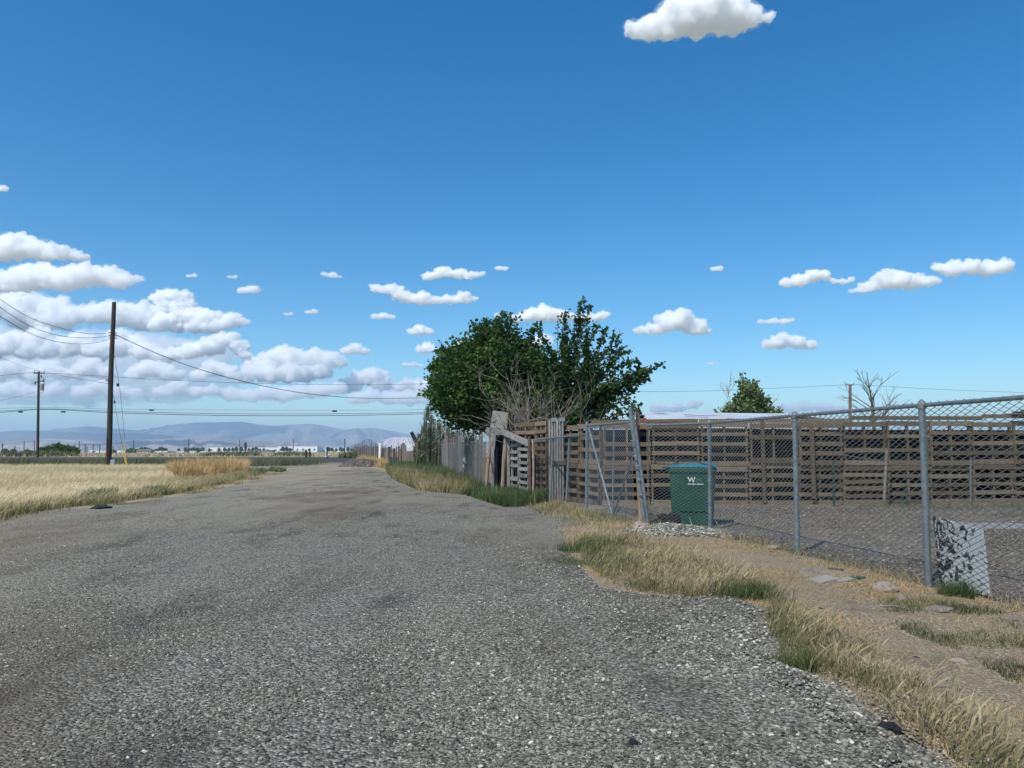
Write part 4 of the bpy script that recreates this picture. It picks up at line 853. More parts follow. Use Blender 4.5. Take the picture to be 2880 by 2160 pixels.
STRIP = gpoly([(1610, 1545), (1640, 1508), (1760, 1512), (1950, 1572), (2130, 1645), (2290, 1750), (2430, 1830), (2570, 1915), (2690, 2010), (2860, 2140), (3050, 2300), (2850, 2300), (2620, 2110), (2380, 1960), (2210, 1885), (2160, 1800), (2155, 1730), (2070, 1702), (1850, 1695), (1720, 1655), (1650, 1600)])
SLOW = gpoly([(1610, 1545), (1650, 1600), (1720, 1655), (1850, 1695), (2070, 1702), (2155, 1730), (2160, 1800), (2210, 1885), (2380, 1960), (2620, 2110), (2850, 2300)])
def fstrip(X, Y):
    d = seg_dist(X, Y, SLOW, False); return .40 + np.clip(d / (Y * .075), 0, 1) * .45 + vnoise(X, Y, 1.1, 3) * .5 + vnoise(X, Y, 9, 3) * .3 - .1 * (Y > 8.5)
def dstrip(X, Y):
    return np.clip(.48 + vnoise(X, Y, 2.3, 5) * 1.9, .04, 1) * np.clip(seg_dist(X, Y, STRIP) / .22 + .15, 0, 1)
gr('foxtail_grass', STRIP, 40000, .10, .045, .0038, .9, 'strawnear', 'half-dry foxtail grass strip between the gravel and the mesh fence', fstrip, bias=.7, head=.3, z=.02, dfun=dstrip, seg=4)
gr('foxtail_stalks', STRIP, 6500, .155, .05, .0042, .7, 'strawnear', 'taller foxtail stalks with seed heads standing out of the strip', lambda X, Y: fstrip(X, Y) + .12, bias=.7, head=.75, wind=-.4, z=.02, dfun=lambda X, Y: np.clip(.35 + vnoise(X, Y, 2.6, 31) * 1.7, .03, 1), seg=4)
VERGE = [p for p in DIRT]
def fverge(X, Y): return .72 + vnoise(X, Y, .9, 13) * .5
def dverge(X, Y): return np.clip(.42 + vnoise(X, Y, 1.2, 15) * 1.3, .05, 1)
gr('dry_verge_grass', [(x, y) for x, y in VERGE if True], 60000, .05, .025, .0045, 1.8, 'orange', 'short dead straw lying over the dirt verge', fverge, bias=.8, z=.025, dfun=dverge)
FB = [(p.x, p.y) for p in line[1:]]
gr('fence_foot_grass', [(x - .2, y) for x, y in FB] + [(x + .12, y) for x, y in FB[::-1]], 3500, .09, .05, .006, .9, 'strawnear', 'dry tufts caught along the foot of the mesh fence', lambda X, Y: .75 + vnoise(X, Y, 2, 1) * .4, z=.02, dfun=lambda X, Y: np.clip(.4 + vnoise(X, Y, 1.5, 2) * 1.4, 0, 1))
for c, rad, n, h, lab in [((2085, 1690), .24, 500, .17, 'greener tuft inside the foxtail strip'), ((1640, 1555), .3, 400, .15, 'green tuft at the far tip of the foxtail strip'), ((1605, 1590), .3, 260, .08, 'low sparse green weeds on the gravel by the strip'), ((2235, 1895), .12, 260, .11, 'small green tuft on the gravel beside the strip'),
                          ((2690, 1690), .14, 330, .17, 'leafy green weed at the foot of the flaking board'), ((2590, 1715), .3, 500, .07, 'low green weeds on the dirt before the nearest post'), ((2810, 1820), .3, 600, .06, 'low grey-green weeds at the right edge of the verge')]:
    g = G(*c); pl = [(g.x + rad * math.cos(a) * 1.2, g.y + rad * .8 * math.sin(a)) for a in np.linspace(0, 6.28, 14, endpoint=False)]
    gr('green_weeds', pl, n * 2, h * .85, h * .35, .005, .9, 'greengrass', lab, lambda X, Y: .55 + vnoise(X, Y, 3, 2) * .5, z=.02)
gr('green_grass', gpoly([(1085, 1318), (1150, 1312), (1260, 1330), (1340, 1360), (1375, 1392), (1360, 1396), (1250, 1372), (1150, 1340), (1100, 1330)]), 26000, .42, .13, .02, .7, 'greengrass', 'fresh green weeds growing against the plank fence', lambda X, Y: .45 + vnoise(X, Y, .4, 3) * .6)
gr('brown_grass', gpoly([(1085, 1326), (1130, 1330), (1240, 1358), (1340, 1388), (1300, 1396), (1180, 1384), (1105, 1350)]), 16000, .34, .12, .02, .8, 'strawnear', 'brownish dry weeds in front of the green ones by the plank fence', lambda X, Y: .55 + vnoise(X, Y, .5, 9) * .6)
gr('green_grass', gpoly([(1360, 1390), (1420, 1396), (1530, 1400), (1545, 1412), (1500, 1430), (1420, 1432), (1360, 1415), (1310, 1398)]), 12000, .27, .1, .016, .7, 'greengrass', 'dark green grass clump at the feet of the pallet door', lambda X, Y: .42 + vnoise(X, Y, 1.5, 3) * .8, dfun=lambda X, Y: np.clip(.6 + vnoise(X, Y, 1.2, 17) * 1.3, .1, 1))
gr('straw_tufts', gpoly([(1480, 1432), (1560, 1415), (1640, 1440), (1800, 1470), (1820, 1490), (1700, 1500), (1600, 1480), (1520, 1452)]), 4500, .1, .05, .012, 1, 'strawnear', 'sparse dry tufts below the chain link gate', lambda X, Y: .65 + vnoise(X, Y, 1, 3) * .5)
gr('yard_grass', gpoly([(2420, 1424), (3200, 1416), (3200, 1462), (2800, 1462), (2620, 1450), (2400, 1440)]), 9000, .07, .03, .012, .8, 'greengrass', 'thin green grass strip in the yard before the pallet wall', lambda X, Y: .55 + vnoise(X, Y, .6, 3) * .5, dfun=lambda X, Y: np.clip(.5 + vnoise(X, Y, .7, 2), 0, 1))
gr('road_tufts', [(-3, 5), (3, 5), (5, 16), (-9, 16)], 60, .05, .02, .006, .8, 'strawnear', 'a few tiny dry tufts on the open gravel')
gr('pile_grass', gpoly([(1000, 1300), (1065, 1316), (1095, 1322), (1075, 1300), (1020, 1290)]), 6000, .5, .15, .03, .6, 'orange', 'tan dead grass between the dark heap and the stake fence')
WP = gpoly([(2450, 1740), (2640, 1710), (3000, 1760), (3100, 2000), (2880, 1960), (2700, 1850), (2560, 1800)])
gr('verge_weeds', WP, 9000, .045, .025, .006, 1.2, 'scrub', 'low grey-green weeds creeping over the dirt at the lower right', lambda X, Y: .35 + vnoise(X, Y, 3, 3) * .6, z=.03, dfun=lambda X, Y: np.clip(vnoise(X, Y, 2.2, 41) * 3.2, 0, 1))
# far plain beyond the cross road: tussocks
Xf, Yf = sample_poly([(-150, 131), (40, 131), (60, 420), (-320, 420)], 30000, 1.2); k = rng.uniform(0, 1, len(Xf)) < .55 + vnoise(Xf, Yf, .03, 3) * 1.2; Xf, Yf = Xf[k], Yf[k]; m = len(Xf)
tag(blades('plain_grass', Xf, Yf, -np.maximum(0, Yf - 140) * .0033, np.clip(rng.normal(.4, .15, m), .1, 1), .16 * rng.uniform(.5, 1.5, m), rng.uniform(0, .6, m), np.clip(.5 + vnoise(Xf, Yf, .05, 8) * .7 + rng.normal(0, .1, m), 0, 1), MT['straw'], seg=2), 'straw coloured tussocks on the plain beyond the cross road', 'grass', kind='stuff')
for (u0, u1, Yp, n, lab) in [(-20, 100, 140, 3500, 'olive scrub at the far roadside by the left edge'), (560, 680, 150, 1600, 'low scrub left of the white buildings'), (950, 1000, 118, 1500, 'dark weeds at the road junction by the stake fence'), (760, 830, 150, 900, 'low scrub in front of the white buildings')]:
    a = P(u0, 1280, Yp).x; b = P(u1, 1280, Yp).x
    gr('scrub', [(a, Yp), (b, Yp), (b, Yp + 14), (a, Yp + 14)], n, .75, .3, .14, .5, 'scrub', lab, lambda X, Y: .6 + vnoise(X, Y, .2, 3) * .6, z=-.02, seg=2)

# ================================================================== TREES
def leaves_mesh(name, C, size, rnd, mat, parent, droop=.3):
    n = len(C); S = size * rng.uniform(.6, 1.25, n)
    d = rng.normal(0, 1, (n, 3)); d[:, 2] = d[:, 2] * .6 - droop; d /= np.linalg.norm(d, axis=1)[:, None]
    q = rng.normal(0, 1, (n, 3)); s = np.cross(d, q); s /= np.linalg.norm(s, axis=1)[:, None]; nn = np.cross(d, s)
    V = np.zeros((n, 6, 3)); fold = .22
    for i, (a, b, c) in enumerate([(0, 0, 0), (.35, .42, fold), (.75, .30, fold), (1.05, 0, .02), (.75, -.30, fold), (.35, -.42, fold)]):
        V[:, i] = C + d * (a * S)[:, None] + s * (b * S)[:, None] + nn * (c * S)[:, None] * .6
    base = np.arange(n)[:, None, None] * 6; q_ = np.array([[0, 1, 2, 3], [0, 3, 4, 5]])[None]
    return np_obj(name, V.reshape(-1, 3), (base + q_).reshape(-1, 4), mat, np.repeat(np.clip(rnd, 0, 1), 6), parent=parent)
def shoot_tree(root, outline, Yc, depth, fork, base, nshoot, nleaf, lsize, spread, mat, t0=.3, tipbias=.5, extra=None, trunk_r=.14, rshift=0.0):
    """limbs fan from the fork to targets spread through the crown volume; leaves sit along them"""
    xs = [p[0] for p in outline]; ys = [p[1] for p in outline]; T = []
    ccx = np.mean(xs)
    while len(T) < nshoot:
        u = rng.uniform(min(xs), max(xs)); v = rng.uniform(min(ys), max(ys))
        if inpoly(np.array([u]), np.array([v]), outline)[0]:
            e = seg_dist(np.array([u]), np.array([v]), outline)[0] / 60.0; dd = depth * min(1, e ** .5) ; T.append((u, v, Yc + rng.uniform(-1, 1) * dd))
    T += extra or []
    fork = Vector(fork); mb = MB(); LC = []; LR = []
    for i, (u, v, Y) in enumerate(T):
        t = P(u, v, Y); mid = fork.lerp(t, .5) + Vector((rng.normal(0, .12), rng.normal(0, .12), -abs((t - fork).z) * .12 + rng.normal(0, .1)))
        mid.x = mid.x * .5 + (fork.x * .35 + t.x * .65) * .5
        pts = []
        for k in range(9):
            s = k / 8; p = fork * (1 - s) ** 2 + mid * 2 * s * (1 - s) + t * s * s; pts.append(p + Vector((rng.normal(0, .02), rng.normal(0, .02), rng.normal(0, .02))) * k)
        if i % (1 if nshoot < 90 else 3) == 0 or i >= nshoot: mb.tube(pts, [trunk_r * .28 * (1 - .92 * k / 8) + .004 for k in range(9)], 5, cap=False)
        tone = rng.uniform(.15, .75) + rshift; L = (t - fork).length; m = int(nleaf * rng.uniform(.6, 1.3) * (1.0 if i < nshoot else 1.1))
        s = 1 - (1 - t0) * rng.uniform(0, 1, m) ** (1 + tipbias); idx = s * 8; i0 = np.clip(idx.astype(int), 0, 7); fr = idx - i0; A = np.array([list(p) for p in pts])
        C = A[i0] * (1 - fr)[:, None] + A[i0 + 1] * fr[:, None]; sp = spread * (1.15 - .75 * s) if i >= nshoot or nshoot < 150 else spread * np.ones(m)
        C += rng.normal(0, 1, (m, 3)) * np.asarray(sp)[:, None] if not np.isscalar(sp) else rng.normal(0, sp, (m, 3))
        LC.append(C); LR.append(np.clip(tone + rng.normal(0, .16, m), 0, 1))
    mb.build('branches', MT['bark'], root)
    tb = MB(); b = Vector(base); tb.tube([b + Vector((0, 0, -.05)), b.lerp(fork, .4) + Vector((.04, 0, 0)), fork + Vector((0, 0, .15))], [trunk_r * 1.2, trunk_r, trunk_r * .7], 10); tb.build('trunk', MT['bark'], root)
    leaves_mesh('crown', np.concatenate(LC), lsize, np.concatenate(LR), mat, root)
OUT1 = [(u_ + 14, v_) for u_, v_ in [(1212, 1105), (1206, 1075), (1222, 1045), (1214, 1025), (1240, 1000), (1246, 978), (1262, 985), (1275, 972), (1300, 985), (1330, 950), (1340, 928), (1362, 930), (1372, 945), (1392, 912), (1420, 925), (1425, 950), (1450, 940), (1468, 965), (1490, 960), (1530, 1000), (1560, 1060), (1580, 1130), (1560, 1190), (1480, 1190), (1380, 1182), (1290, 1178), (1240, 1168), (1222, 1150)]]
t1 = empty('dense_tree', P(1400, 1262, 28.5) * 1, 'dense dark green tree with a full round crown behind the doorway', 'tree'); t1.location.z = 0; ORIG[t1.name] = Vector(t1.location)
ex1 = [(1238, 992, 28), (1268, 962, 28), (1296, 958, 28), (1322, 932, 28), (1358, 908, 28), (1375, 915, 28.3), (1410, 898, 28), (1438, 918, 28), (1214, 1060, 28), (1208, 1135, 28), (1222, 1005, 28), (1510, 940, 27.6), (1392, 888, 28), (1330, 945, 27.5), (1400, 905, 28), (1345, 925, 28), (1255, 975, 28), (1226, 1020, 28), (1480, 925, 27.5), (1490, 918, 27.5), (1465, 935, 28), (1440, 935, 28), (1210, 1028, 28), (1207, 1105, 28), (1305, 968, 28), (1378, 925, 28)]
shoot_tree(t1, OUT1, 28.0, 1.9, P(1400, 1190, 28.3), t1.location, 700, 150, .125, .18, MT['leafdark'], t0=.45, tipbias=.6, extra=ex1, trunk_r=.2, rshift=.05)
OUT2 = [(1500, 1185), (1515, 1040), (1530, 990), (1560, 960), (1580, 920), (1600, 905), (1640, 915), (1665, 935), (1690, 950), (1700, 985), (1690, 1020), (1730, 1050), (1760, 1060), (1770, 1090), (1745, 1120), (1740, 1160), (1790, 1180), (1700, 1192), (1600, 1195)]
t2 = empty('shoot_tree', P(1600, 1262, 25.5), 'looser dark tree with long leafy shoots pointing up and right', 'tree'); t2.location.z = 0; ORIG[t2.name] = Vector(t2.location)
ex2 = [(1643, 828, 25), (1638, 842, 25), (1622, 862, 25), (1632, 880, 25.2), (1590, 880, 25), (1587, 892, 25), (1605, 900, 25), (1535, 905, 25.3), (1538, 915, 25), (1525, 950, 25), (1560, 925, 25), (1685, 900, 24.8), (1684, 915, 25), (1712, 912, 25), (1708, 925, 25), (1733, 922, 25), (1725, 935, 24.6), (1755, 948, 25), (1745, 960, 25), (1750, 985, 24.8), (1772, 1002, 25), (1768, 1010, 25), (1812, 1008, 25), (1818, 1015, 25), (1845, 1020, 24.7), (1850, 1033, 24.9), (1838, 1045, 25), (1795, 1030, 25), (1800, 1060, 25), (1660, 910, 25), (1815, 1050, 25), (1760, 1115, 24.5), (1800, 1125, 24.5), (1780, 1150, 24.5), (1815, 1160, 24.5), (1725, 985, 25)]
shoot_tree(t2, OUT2, 25.0, 1.3, P(1575, 1185, 25.3), t2.location, 66, 120, .12, .11, MT['leafdark'], t0=.3, tipbias=.2, extra=ex2, trunk_r=.16, rshift=-.08)

def twigs(mb, p, d, L, r, depth, lr, spread=.55, n=None, up=.25, segs=4, minr=.0035):
    pts = [p]; q = Vector(p); dd = Vector(d)
    for k in range(segs):
        dd = (dd + Vector((lr.gauss(0, .16), lr.gauss(0, .16), lr.gauss(0, .12) + up * .15))).normalized(); q = q + dd * L / segs; pts.append(Vector(q))
    mb.tube(pts, [max(minr, r * (1 - .6 * k / segs)) for k in range(segs + 1)], 5 if r > .01 else 3, cap=False)
    if depth > 0:
        for k in range(n or lr.choice([2, 3, 3])):
            t = lr.uniform(.35, 1); i = min(segs - 1, int(t * segs)); st = pts[i].lerp(pts[i + 1], t * segs - i)
            nd = (dd + Vector((lr.gauss(0, spread), lr.gauss(0, spread), lr.gauss(up, spread)))).normalized(); twigs(mb, st, nd, L * lr.uniform(.5, .8), r * .55, depth - 1, lr, spread, n, up, segs, minr)
db = empty('dead_bush', P(1490, 1262, 24.3), 'bare pale dead bush with tangled branches before the dark tree', 'bush'); db.location.z = 0; ORIG[db.name] = Vector(db.location)
lr = random.Random(5); mb = MB()
for k in range(20):
    u = lr.uniform(1390, 1620); a = P(lr.uniform(1440, 1560), 1262, 24.2 + lr.uniform(-.4, .4)); a.z = .2; tgt = P(u, 1225 - 110 * (1 - ((u - 1490) / 190) ** 2) * lr.uniform(.45, 1), 24.1 + lr.uniform(-.6, .6)); d = tgt - a
    twigs(mb, a, d.normalized(), d.length * .8, .028, 3, lr, spread=.42, up=.12, n=3)
mb.build('branches', MT['deadwood'], db)
# green tree and bare tree beyond the wall
def small_tree(name, label, u, vtop, vb, Y, wpx, mat, n, ls, outline, tr=.15, z0=None, **k):
    b = P(u, 1262, Y); z0 = zt(Y) if z0 is None else z0
    t = empty(name, (b.x, Y, z0), label, 'tree', **k); return t
t3 = empty('leafy_tree', (P(2110, 1262, 62).x, 62, 0), 'distant light green tree rising behind the white shed roof', 'tree')
shoot_tree(t3, [(2045, 1158), (2030, 1150), (2058, 1130), (2075, 1105), (2085, 1075), (2096, 1058), (2110, 1085), (2125, 1072), (2140, 1095), (2165, 1110), (2180, 1140), (2205, 1160), (2120, 1175)], 62, 2.6, P(2110, 1195, 62), t3.location, 110, 60, .26, .33, MT['leaffar'], t0=.3, extra=[(2095, 1056, 62), (2040, 1140, 62), (2195, 1155, 62), (2022, 1152, 62), (2128, 1070, 62)], trunk_r=.25)
lr = random.Random(9)
for u, v in [(2035, 1100), (2062, 1092), (2180, 1125)]:
    mb = MB()
    a = P(2060 if u < 2100 else 2140, 1165, 61.5); d = P(u, v, 61.5) - a; twigs(mb, a, d.normalized(), d.length * .85, .04, 2, lr, spread=.3, minr=.012)
    mb.build('bare_branch', MT['deadwood'], t3)
t4 = empty('bare_tree', (P(2455, 1262, 48).x, 48, 0), 'leafless grey tree standing right of the brown pole', 'tree')
mb = MB(); b = Vector(t4.location); pts = [b, P(2458, 1200, 48), P(2452, 1130, 48), P(2444, 1085, 48), P(2440, 1060, 48)]; mb.tube(pts, [.14, .11, .07, .035, .012], 7); mb.build('trunk', MT['bark'], t4)
mb = MB()
for (u0, v0, u1, v1) in [(2452, 1130, 2470, 1062), (2453, 1135, 2425, 1075), (2455, 1150, 2400, 1095), (2456, 1160, 2390, 1125), (2458, 1170, 2480, 1095), (2458, 1165, 2500, 1120), (2459, 1180, 2540, 1120), (2459, 1185, 2525, 1140), (2459, 1190, 2395, 1145), (2447, 1095, 2430, 1065), (2446, 1090, 2455, 1058), (2459, 1200, 2510, 1165)]:
    a = P(u0, v0, 48); d = P(u1, v1, 48 + lr.uniform(-1, 1)) - a; twigs(mb, a, d.normalized(), d.length * .8, .04, 2, lr, spread=.32, up=.1, minr=.009)
mb.build('branches', MT['bark'], t4)

# reeds behind the plank fence
rd = empty('reed_clump', (P(1240, 1262, 50).x, 50, 0), 'tall clump of giant reeds behind the leaning black timber', 'reeds')
n = 190; uu = rng.uniform(1168, 1345, n); YY = rng.uniform(46, 54, n); top = np.interp(uu, [1168, 1185, 1200, 1215, 1260, 1290, 1345], [1235, 1205, 1160, 1168, 1195, 1205, 1225]) + rng.uniform(-8, 40, n)
mb = MB(); LC = []; 
VV = []; 
for u, Y, v in zip(uu, YY, top):
    a = P(u + rng.uniform(-3, 3), 1262, Y); a.z = 0; b = P(u + rng.uniform(-8, 8), v, Y); mb.tube([a, a.lerp(b, .5), b], [.03, .024, .012], 4, cap=False)
    m = 16; t = rng.uniform(.3, 1, m); C = np.array([list(a.lerp(b, float(x))) for x in t]); VV.append(C)
mb.build('stalks', MT['reedleaf'], rd)
C = np.concatenate(VV); m = len(C)
bl = blades('leaves', C[:, 0], C[:, 1], C[:, 2], rng.uniform(.2, .5, m), .05, rng.uniform(.6, 1.6, m), rng.uniform(0, 1, m), MT['reedleaf'], parent=rd)
u = 1204; b = P(u, 1145, 50); bl2 = blades('plume', rng.normal(b.x, .08, 260), rng.normal(b.y, .08, 260), rng.uniform(b.z - .9, b.z - .1, 260), rng.uniform(.15, .35, 260), .03, rng.uniform(.1, .7, 260), rng.uniform(0, .3, 260), MT['reedleaf'], parent=rd)
def bush(name, label, u0, u1, vtop, Y, n, ls, mat, cat='bush', group=None, lump=6, zb=None, trunk=False):
    a = P(u0, 1262, Y).x; b = P(u1, 1262, Y).x; H = P(0, vtop, Y).z; z = zt(Y) if zb is None else zb; r_ = empty(name, ((a + b) / 2, Y, z), label, cat, group)
    C = []
    for k in range(lump):
        cx = a + (b - a) * (k + .5) / lump; hh = (H - z) * (1 - .35 * abs((k + .5) / lump - .5) * 2 + rng.uniform(-.12, .05)); rx = (b - a) / lump * .9
        m = n // lump; d = rng.normal(0, 1, (m, 3)); d /= np.linalg.norm(d, axis=1)[:, None]; rr = rng.uniform(.55, 1, m) ** .6
        C.append(np.stack([cx + d[:, 0] * rr * rx, Y + d[:, 1] * rr * max(rx, hh * .5), z + hh * .5 + d[:, 2] * rr * hh * .5], 1))
    C = np.concatenate(C); leaves_mesh('crown', C, ls, rng.uniform(0, 1, len(C)), MT[mat], r_, droop=0)
    if trunk:
        mb = MB(); mb.tube([((a + b) / 2, Y, z - .1), ((a + b) / 2, Y, z + (H - z) * .5)], (H - z) * .05, 6); mb.build('trunk', MT['bark'], r_)
    return r_
bush('roadside_bush', 'wide dark green bush beyond the road right of the smaller pole', 114, 214, 1250, 170, 5200, .55, 'leafdark', lump=7)
FAR = [('round tree beside the grey-roofed house far left of centre', 358, 384, 1260, 640), ('wide tree behind the grey-roofed far house', 386, 424, 1257, 700), ('tree right of the grey-roofed far house', 440, 466, 1257, 720), ('tree over the far white vehicles', 528, 562, 1258, 760),
       ('small dark tree at the far left edge', 8, 22, 1262, 420), ('dark tree near the left edge, second from it', 33, 45, 1262, 430), ('low tree left of the smaller pole', 70, 86, 1265, 440), ('thin low tree touching the smaller pole', 86, 102, 1270, 445), ('dark bush just right of the big pole far off', 314, 324, 1265, 600), ('small far bush by the white tank', 212, 219, 1268, 500)]
for lab, u0, u1, vt, Yp in FAR: bush('distant_tree', lab, u0, u1, vt, Yp, 700, .9 * Yp / 500, 'leafdark', cat='tree', group='far trees along the horizon', lump=3, trunk=True)
# row of small clipped trees in front of the white buildings
proto = None; ul = [503, 522, 570, 588, 616, 632, 644, 655, 665, 678, 700, 711, 720, 731, 742, 796, 806, 816, 925, 934, 946, 958, 966, 979, 989, 1001]
for i, u in enumerate(ul):
    Yp = 1180.0
    if proto is None:
        proto = empty('planted_tree', (0, Yp, zt(Yp)), 'small dark round tree in the row before the white far buildings', 'tree', 'row of small trees before the far white buildings')
        d = rng.normal(0, 1, (420, 3)); d /= np.linalg.norm(d, axis=1)[:, None]; C = d * rng.uniform(.5, 1, (420, 1)) * np.array([2.3, 2.3, 2.7]) + np.array([0, Yp, zt(Yp) + 4.2])
        cr = leaves_mesh('crown', C, 1.4, rng.uniform(0, .8, 420), MT['leafdark'], proto, droop=0); mb = MB(); mb.tube([(0, Yp, zt(Yp) - .2), (0, Yp, zt(Yp) + 3)], .25, 6); tk = mb.build('trunk', MT['bark'], proto); t = proto
    else:
        t = proto.copy(); COL.objects.link(t)
        for c in (cr, tk): q = c.copy(); COL.objects.link(q); q.parent = t
    t.location.x = P(u, 1262, Yp).x; t.location.y = Yp; s = random.uniform(.8, 1.15); t.scale = (s, s, s); t.rotation_euler.z = random.uniform(0, 6)
cp = empty('cypress_tree', (P(690.5, 1262, 900).x, 900, zt(900)), 'tall narrow dark cypress standing before the white far buildings', 'tree')
d = rng.normal(0, 1, (900, 3)); d /= np.linalg.norm(d, axis=1)[:, None]; leaves_mesh('crown', d * rng.uniform(.6, 1, (900, 1)) * np.array([1.2, 1.2, 5.7]) + np.array([cp.location.x, 900, zt(900) + 6.3]), .9, rng.uniform(0, .6, 900), MT['leafdark'], cp, droop=-.5)
mb = MB(); mb.tube([(cp.location.x, 900, zt(900) - .1), (cp.location.x, 900, zt(900) + 3)], .3, 6); mb.build('trunk', MT['bark'], cp)

# ================================================================== FAR BUILDINGS AND VEHICLES
def building(name, label, u0, u1, vtop, Y, dep, wall, roof, gable=False, nwin=5, hz_=None):
    a = P(u0, 1262, Y).x; b = P(u1, 1262, Y).x; z = zt(Y); H = P(0, vtop, Y).z; r_ = empty(name, ((a + b) / 2, Y, z), label, 'building')
    mb = MB(); he = H if not gable else z + (H - z) * .62; mb.box(((a + b) / 2, Y + dep / 2, (z - .3 + he) / 2), (b - a, dep, he - z + .3)); mb.build('wall', MT[wall], r_)
    mb = MB()
    if gable:
        o_ = .4; vs = [(a - o_, Y - o_, he + .05), (b + o_, Y - o_, he + .05), (b + o_, Y + dep + o_, he + .05), (a - o_, Y + dep + o_, he + .05), (a - o_, Y + dep / 2, H), (b + o_, Y + dep / 2, H)]
        mb.add(vs, [(0, 1, 5, 4), (2, 3, 4, 5), (3, 0, 4), (1, 2, 5), (3, 2, 1, 0)])
    else: mb.box(((a + b) / 2, Y + dep / 2, he + (H - z) * .03), (b - a + .6, dep + .6, (H - z) * .06))
    mb.build('roof', MT[roof], r_)
    for k in range(nwin):
        xx = a + (b - a) * (k + .5) / nwin; mb = MB(); mb.box((xx, Y - .06, z + (he - z) * .45), ((b - a) / nwin * .3, .08, (he - z) * .35)); mb.build('window' if k != nwin // 2 else 'door', MT['glass'] if k != nwin // 2 else MT['farroof'], r_)
    return r_
building('warehouse', 'long white warehouse on the horizon left of the cypress', 583, 786, 1259, 1500, 60, 'farwhite', 'farwhite', nwin=9)
building('warehouse', 'tall white warehouse on the horizon right of the cypress', 781, 892, 1256, 1420, 50, 'farwhite', 'farwhite', nwin=7)
building('warehouse', 'short white warehouse on the horizon left of the stake fence', 936, 1000, 1260, 1500, 40, 'farwhite', 'farwhite', nwin=4)
building('warehouse', 'small white block with a lower wall right of the tall warehouse', 892, 934, 1265, 1460, 30, 'farwhite', 'farwhite', nwin=3)
building('greenhouse', 'low pale greenhouse sheds behind the big pole', 262, 360, 1267, 900, 30, 'farwhite', 'farwhite', nwin=8)
building('farm_house', 'far house with a long grey roof right of the big pole', 384, 422, 1264, 560, 9, 'peach', 'farroof', gable=True, nwin=4)
building('farm_shed', 'dark far shed among white vehicles', 424, 470, 1268, 600, 8, 'farroof', 'farroof', gable=True, nwin=3)
building('trailer_home', 'white trailer home far off below the horizon trees', 531, 550, 1268, 620, 4, 'farwhite', 'farwhite', nwin=3)
building('trailer_home', 'white low trailer left of the long warehouse', 500, 517, 1269, 640, 4, 'farwhite', 'farroof', nwin=3)
building('carport', 'open pale carport in front of the long warehouse', 700, 766, 1266, 1100, 14, 'farroof', 'metalgrey', nwin=4)
building('storage_tank', 'white rounded tank block far left of the big pole', 252, 262, 1267, 700, 3, 'farwhite', 'farwhite', gable=True, nwin=1)
def far_car(u, Y, label, mat='farwhite', L=4.8):
    x = P(u, 1262, Y).x; z = zt(Y); r_ = empty('parked_car', (x, Y, z), label, 'car', 'far parked cars'); R0 = None
    prof = [(-L / 2, .35), (-L / 2, .85), (-L * .38, .95), (-L * .22, 1.45), (L * .2, 1.5), (L * .33, 1.0), (L / 2, .9), (L / 2, .35)]
    vs = [(x + px_, Y - .85, z + pz) for px_, pz in prof] + [(x + px_, Y + .85, z + pz) for px_, pz in prof]; n = len(prof); mb = MB(); mb.add(vs, [tuple(range(n)), tuple(range(2 * n - 1, n - 1, -1))] + [(k, n + k, n + (k + 1) % n, (k + 1) % n) for k in range(n)]); mb.build('body', MT[mat], r_)
    mb = MB(); mb.add([(x + a_, Y - .87, z + b_) for a_, b_ in [(-L * .2, 1.35), (-L * .32, .98), (L * .27, 1.0), (L * .17, 1.38)]], [(0, 1, 2, 3)]); mb.build('window', MT['glass'], r_)
    for sx in (-.3, .3):
        for sy in (-.86, .86): mb = MB(); mb.tube([(x + L * sx, Y + sy - .1, z + .33), (x + L * sx, Y + sy + .1, z + .33)], .33, 12); mb.build('wheel', MT['tyre'], r_)
far_car(446, 520, 'white car parked far off right of the grey-roofed house'); far_car(462, 530, 'white car second from the grey-roofed house'); far_car(509, 540, 'white car alone far off before the white trailer'); far_car(573, 540, 'white car at the left end of the long warehouse'); far_car(486, 545, 'dark car among the far white cars', 'metalgrey')

# mobile home roof behind the pallet wall
mh = empty('mobile_home', (6.3, 27, 0), 'mobile home with a patched white roof behind the pallet wall', 'building')
za = P(1850, 1160, 30).z
A_ = [P(1790, 1192, 25.5), P(2240, 1196, 25.5), P(2235, 1163, 31), P(1800, 1159, 31)]
mb = MB(); mb.add([tuple(p) for p in A_] + [(p.x, p.y, p.z - .12) for p in A_], [(0, 1, 2, 3), (7, 6, 5, 4), (0, 4, 5, 1), (1, 5, 6, 2), (2, 6, 7, 3), (3, 7, 4, 0)]); mb.build('roof', MT['roofwhite'], mh)
xa, xb = A_[0].x + .2, A_[1].x - .2
mb = MB(); mb.box(((xa + xb) / 2, 28.2, 1.05), (xb - xa, 4.2, 2.1)); mb.build('wall', MT['peach'], mh)
mb = MB(); mb.bar(P(2040, 1163, 28), P(2145, 1171, 27.2), .02, .35, up=Vector((0, 0, 1))); mb.build('roof_patch', MT['white'], mh)
mb = MB(); mb.bar(P(1925, 1166, 29), P(1990, 1170, 28.5), .02, .16); mb.build('roof_patch', MT['farroof'], mh)
hs2 = empty('peach_house', (10.5, 33, 0), 'low peach coloured house gable showing over the pallet wall', 'building')
q0 = P(2130, 1183, 33); q1 = P(2330, 1186, 33); pk = P(2220, 1172, 33)
mb = MB(); vs = [(q0.x, 33, 0), (q1.x, 33, 0), (q1.x, 33, q1.z), (pk.x, 33, pk.z), (q0.x, 33, q1.z)]; vs += [(x, 39, z) for x, y, z in vs]
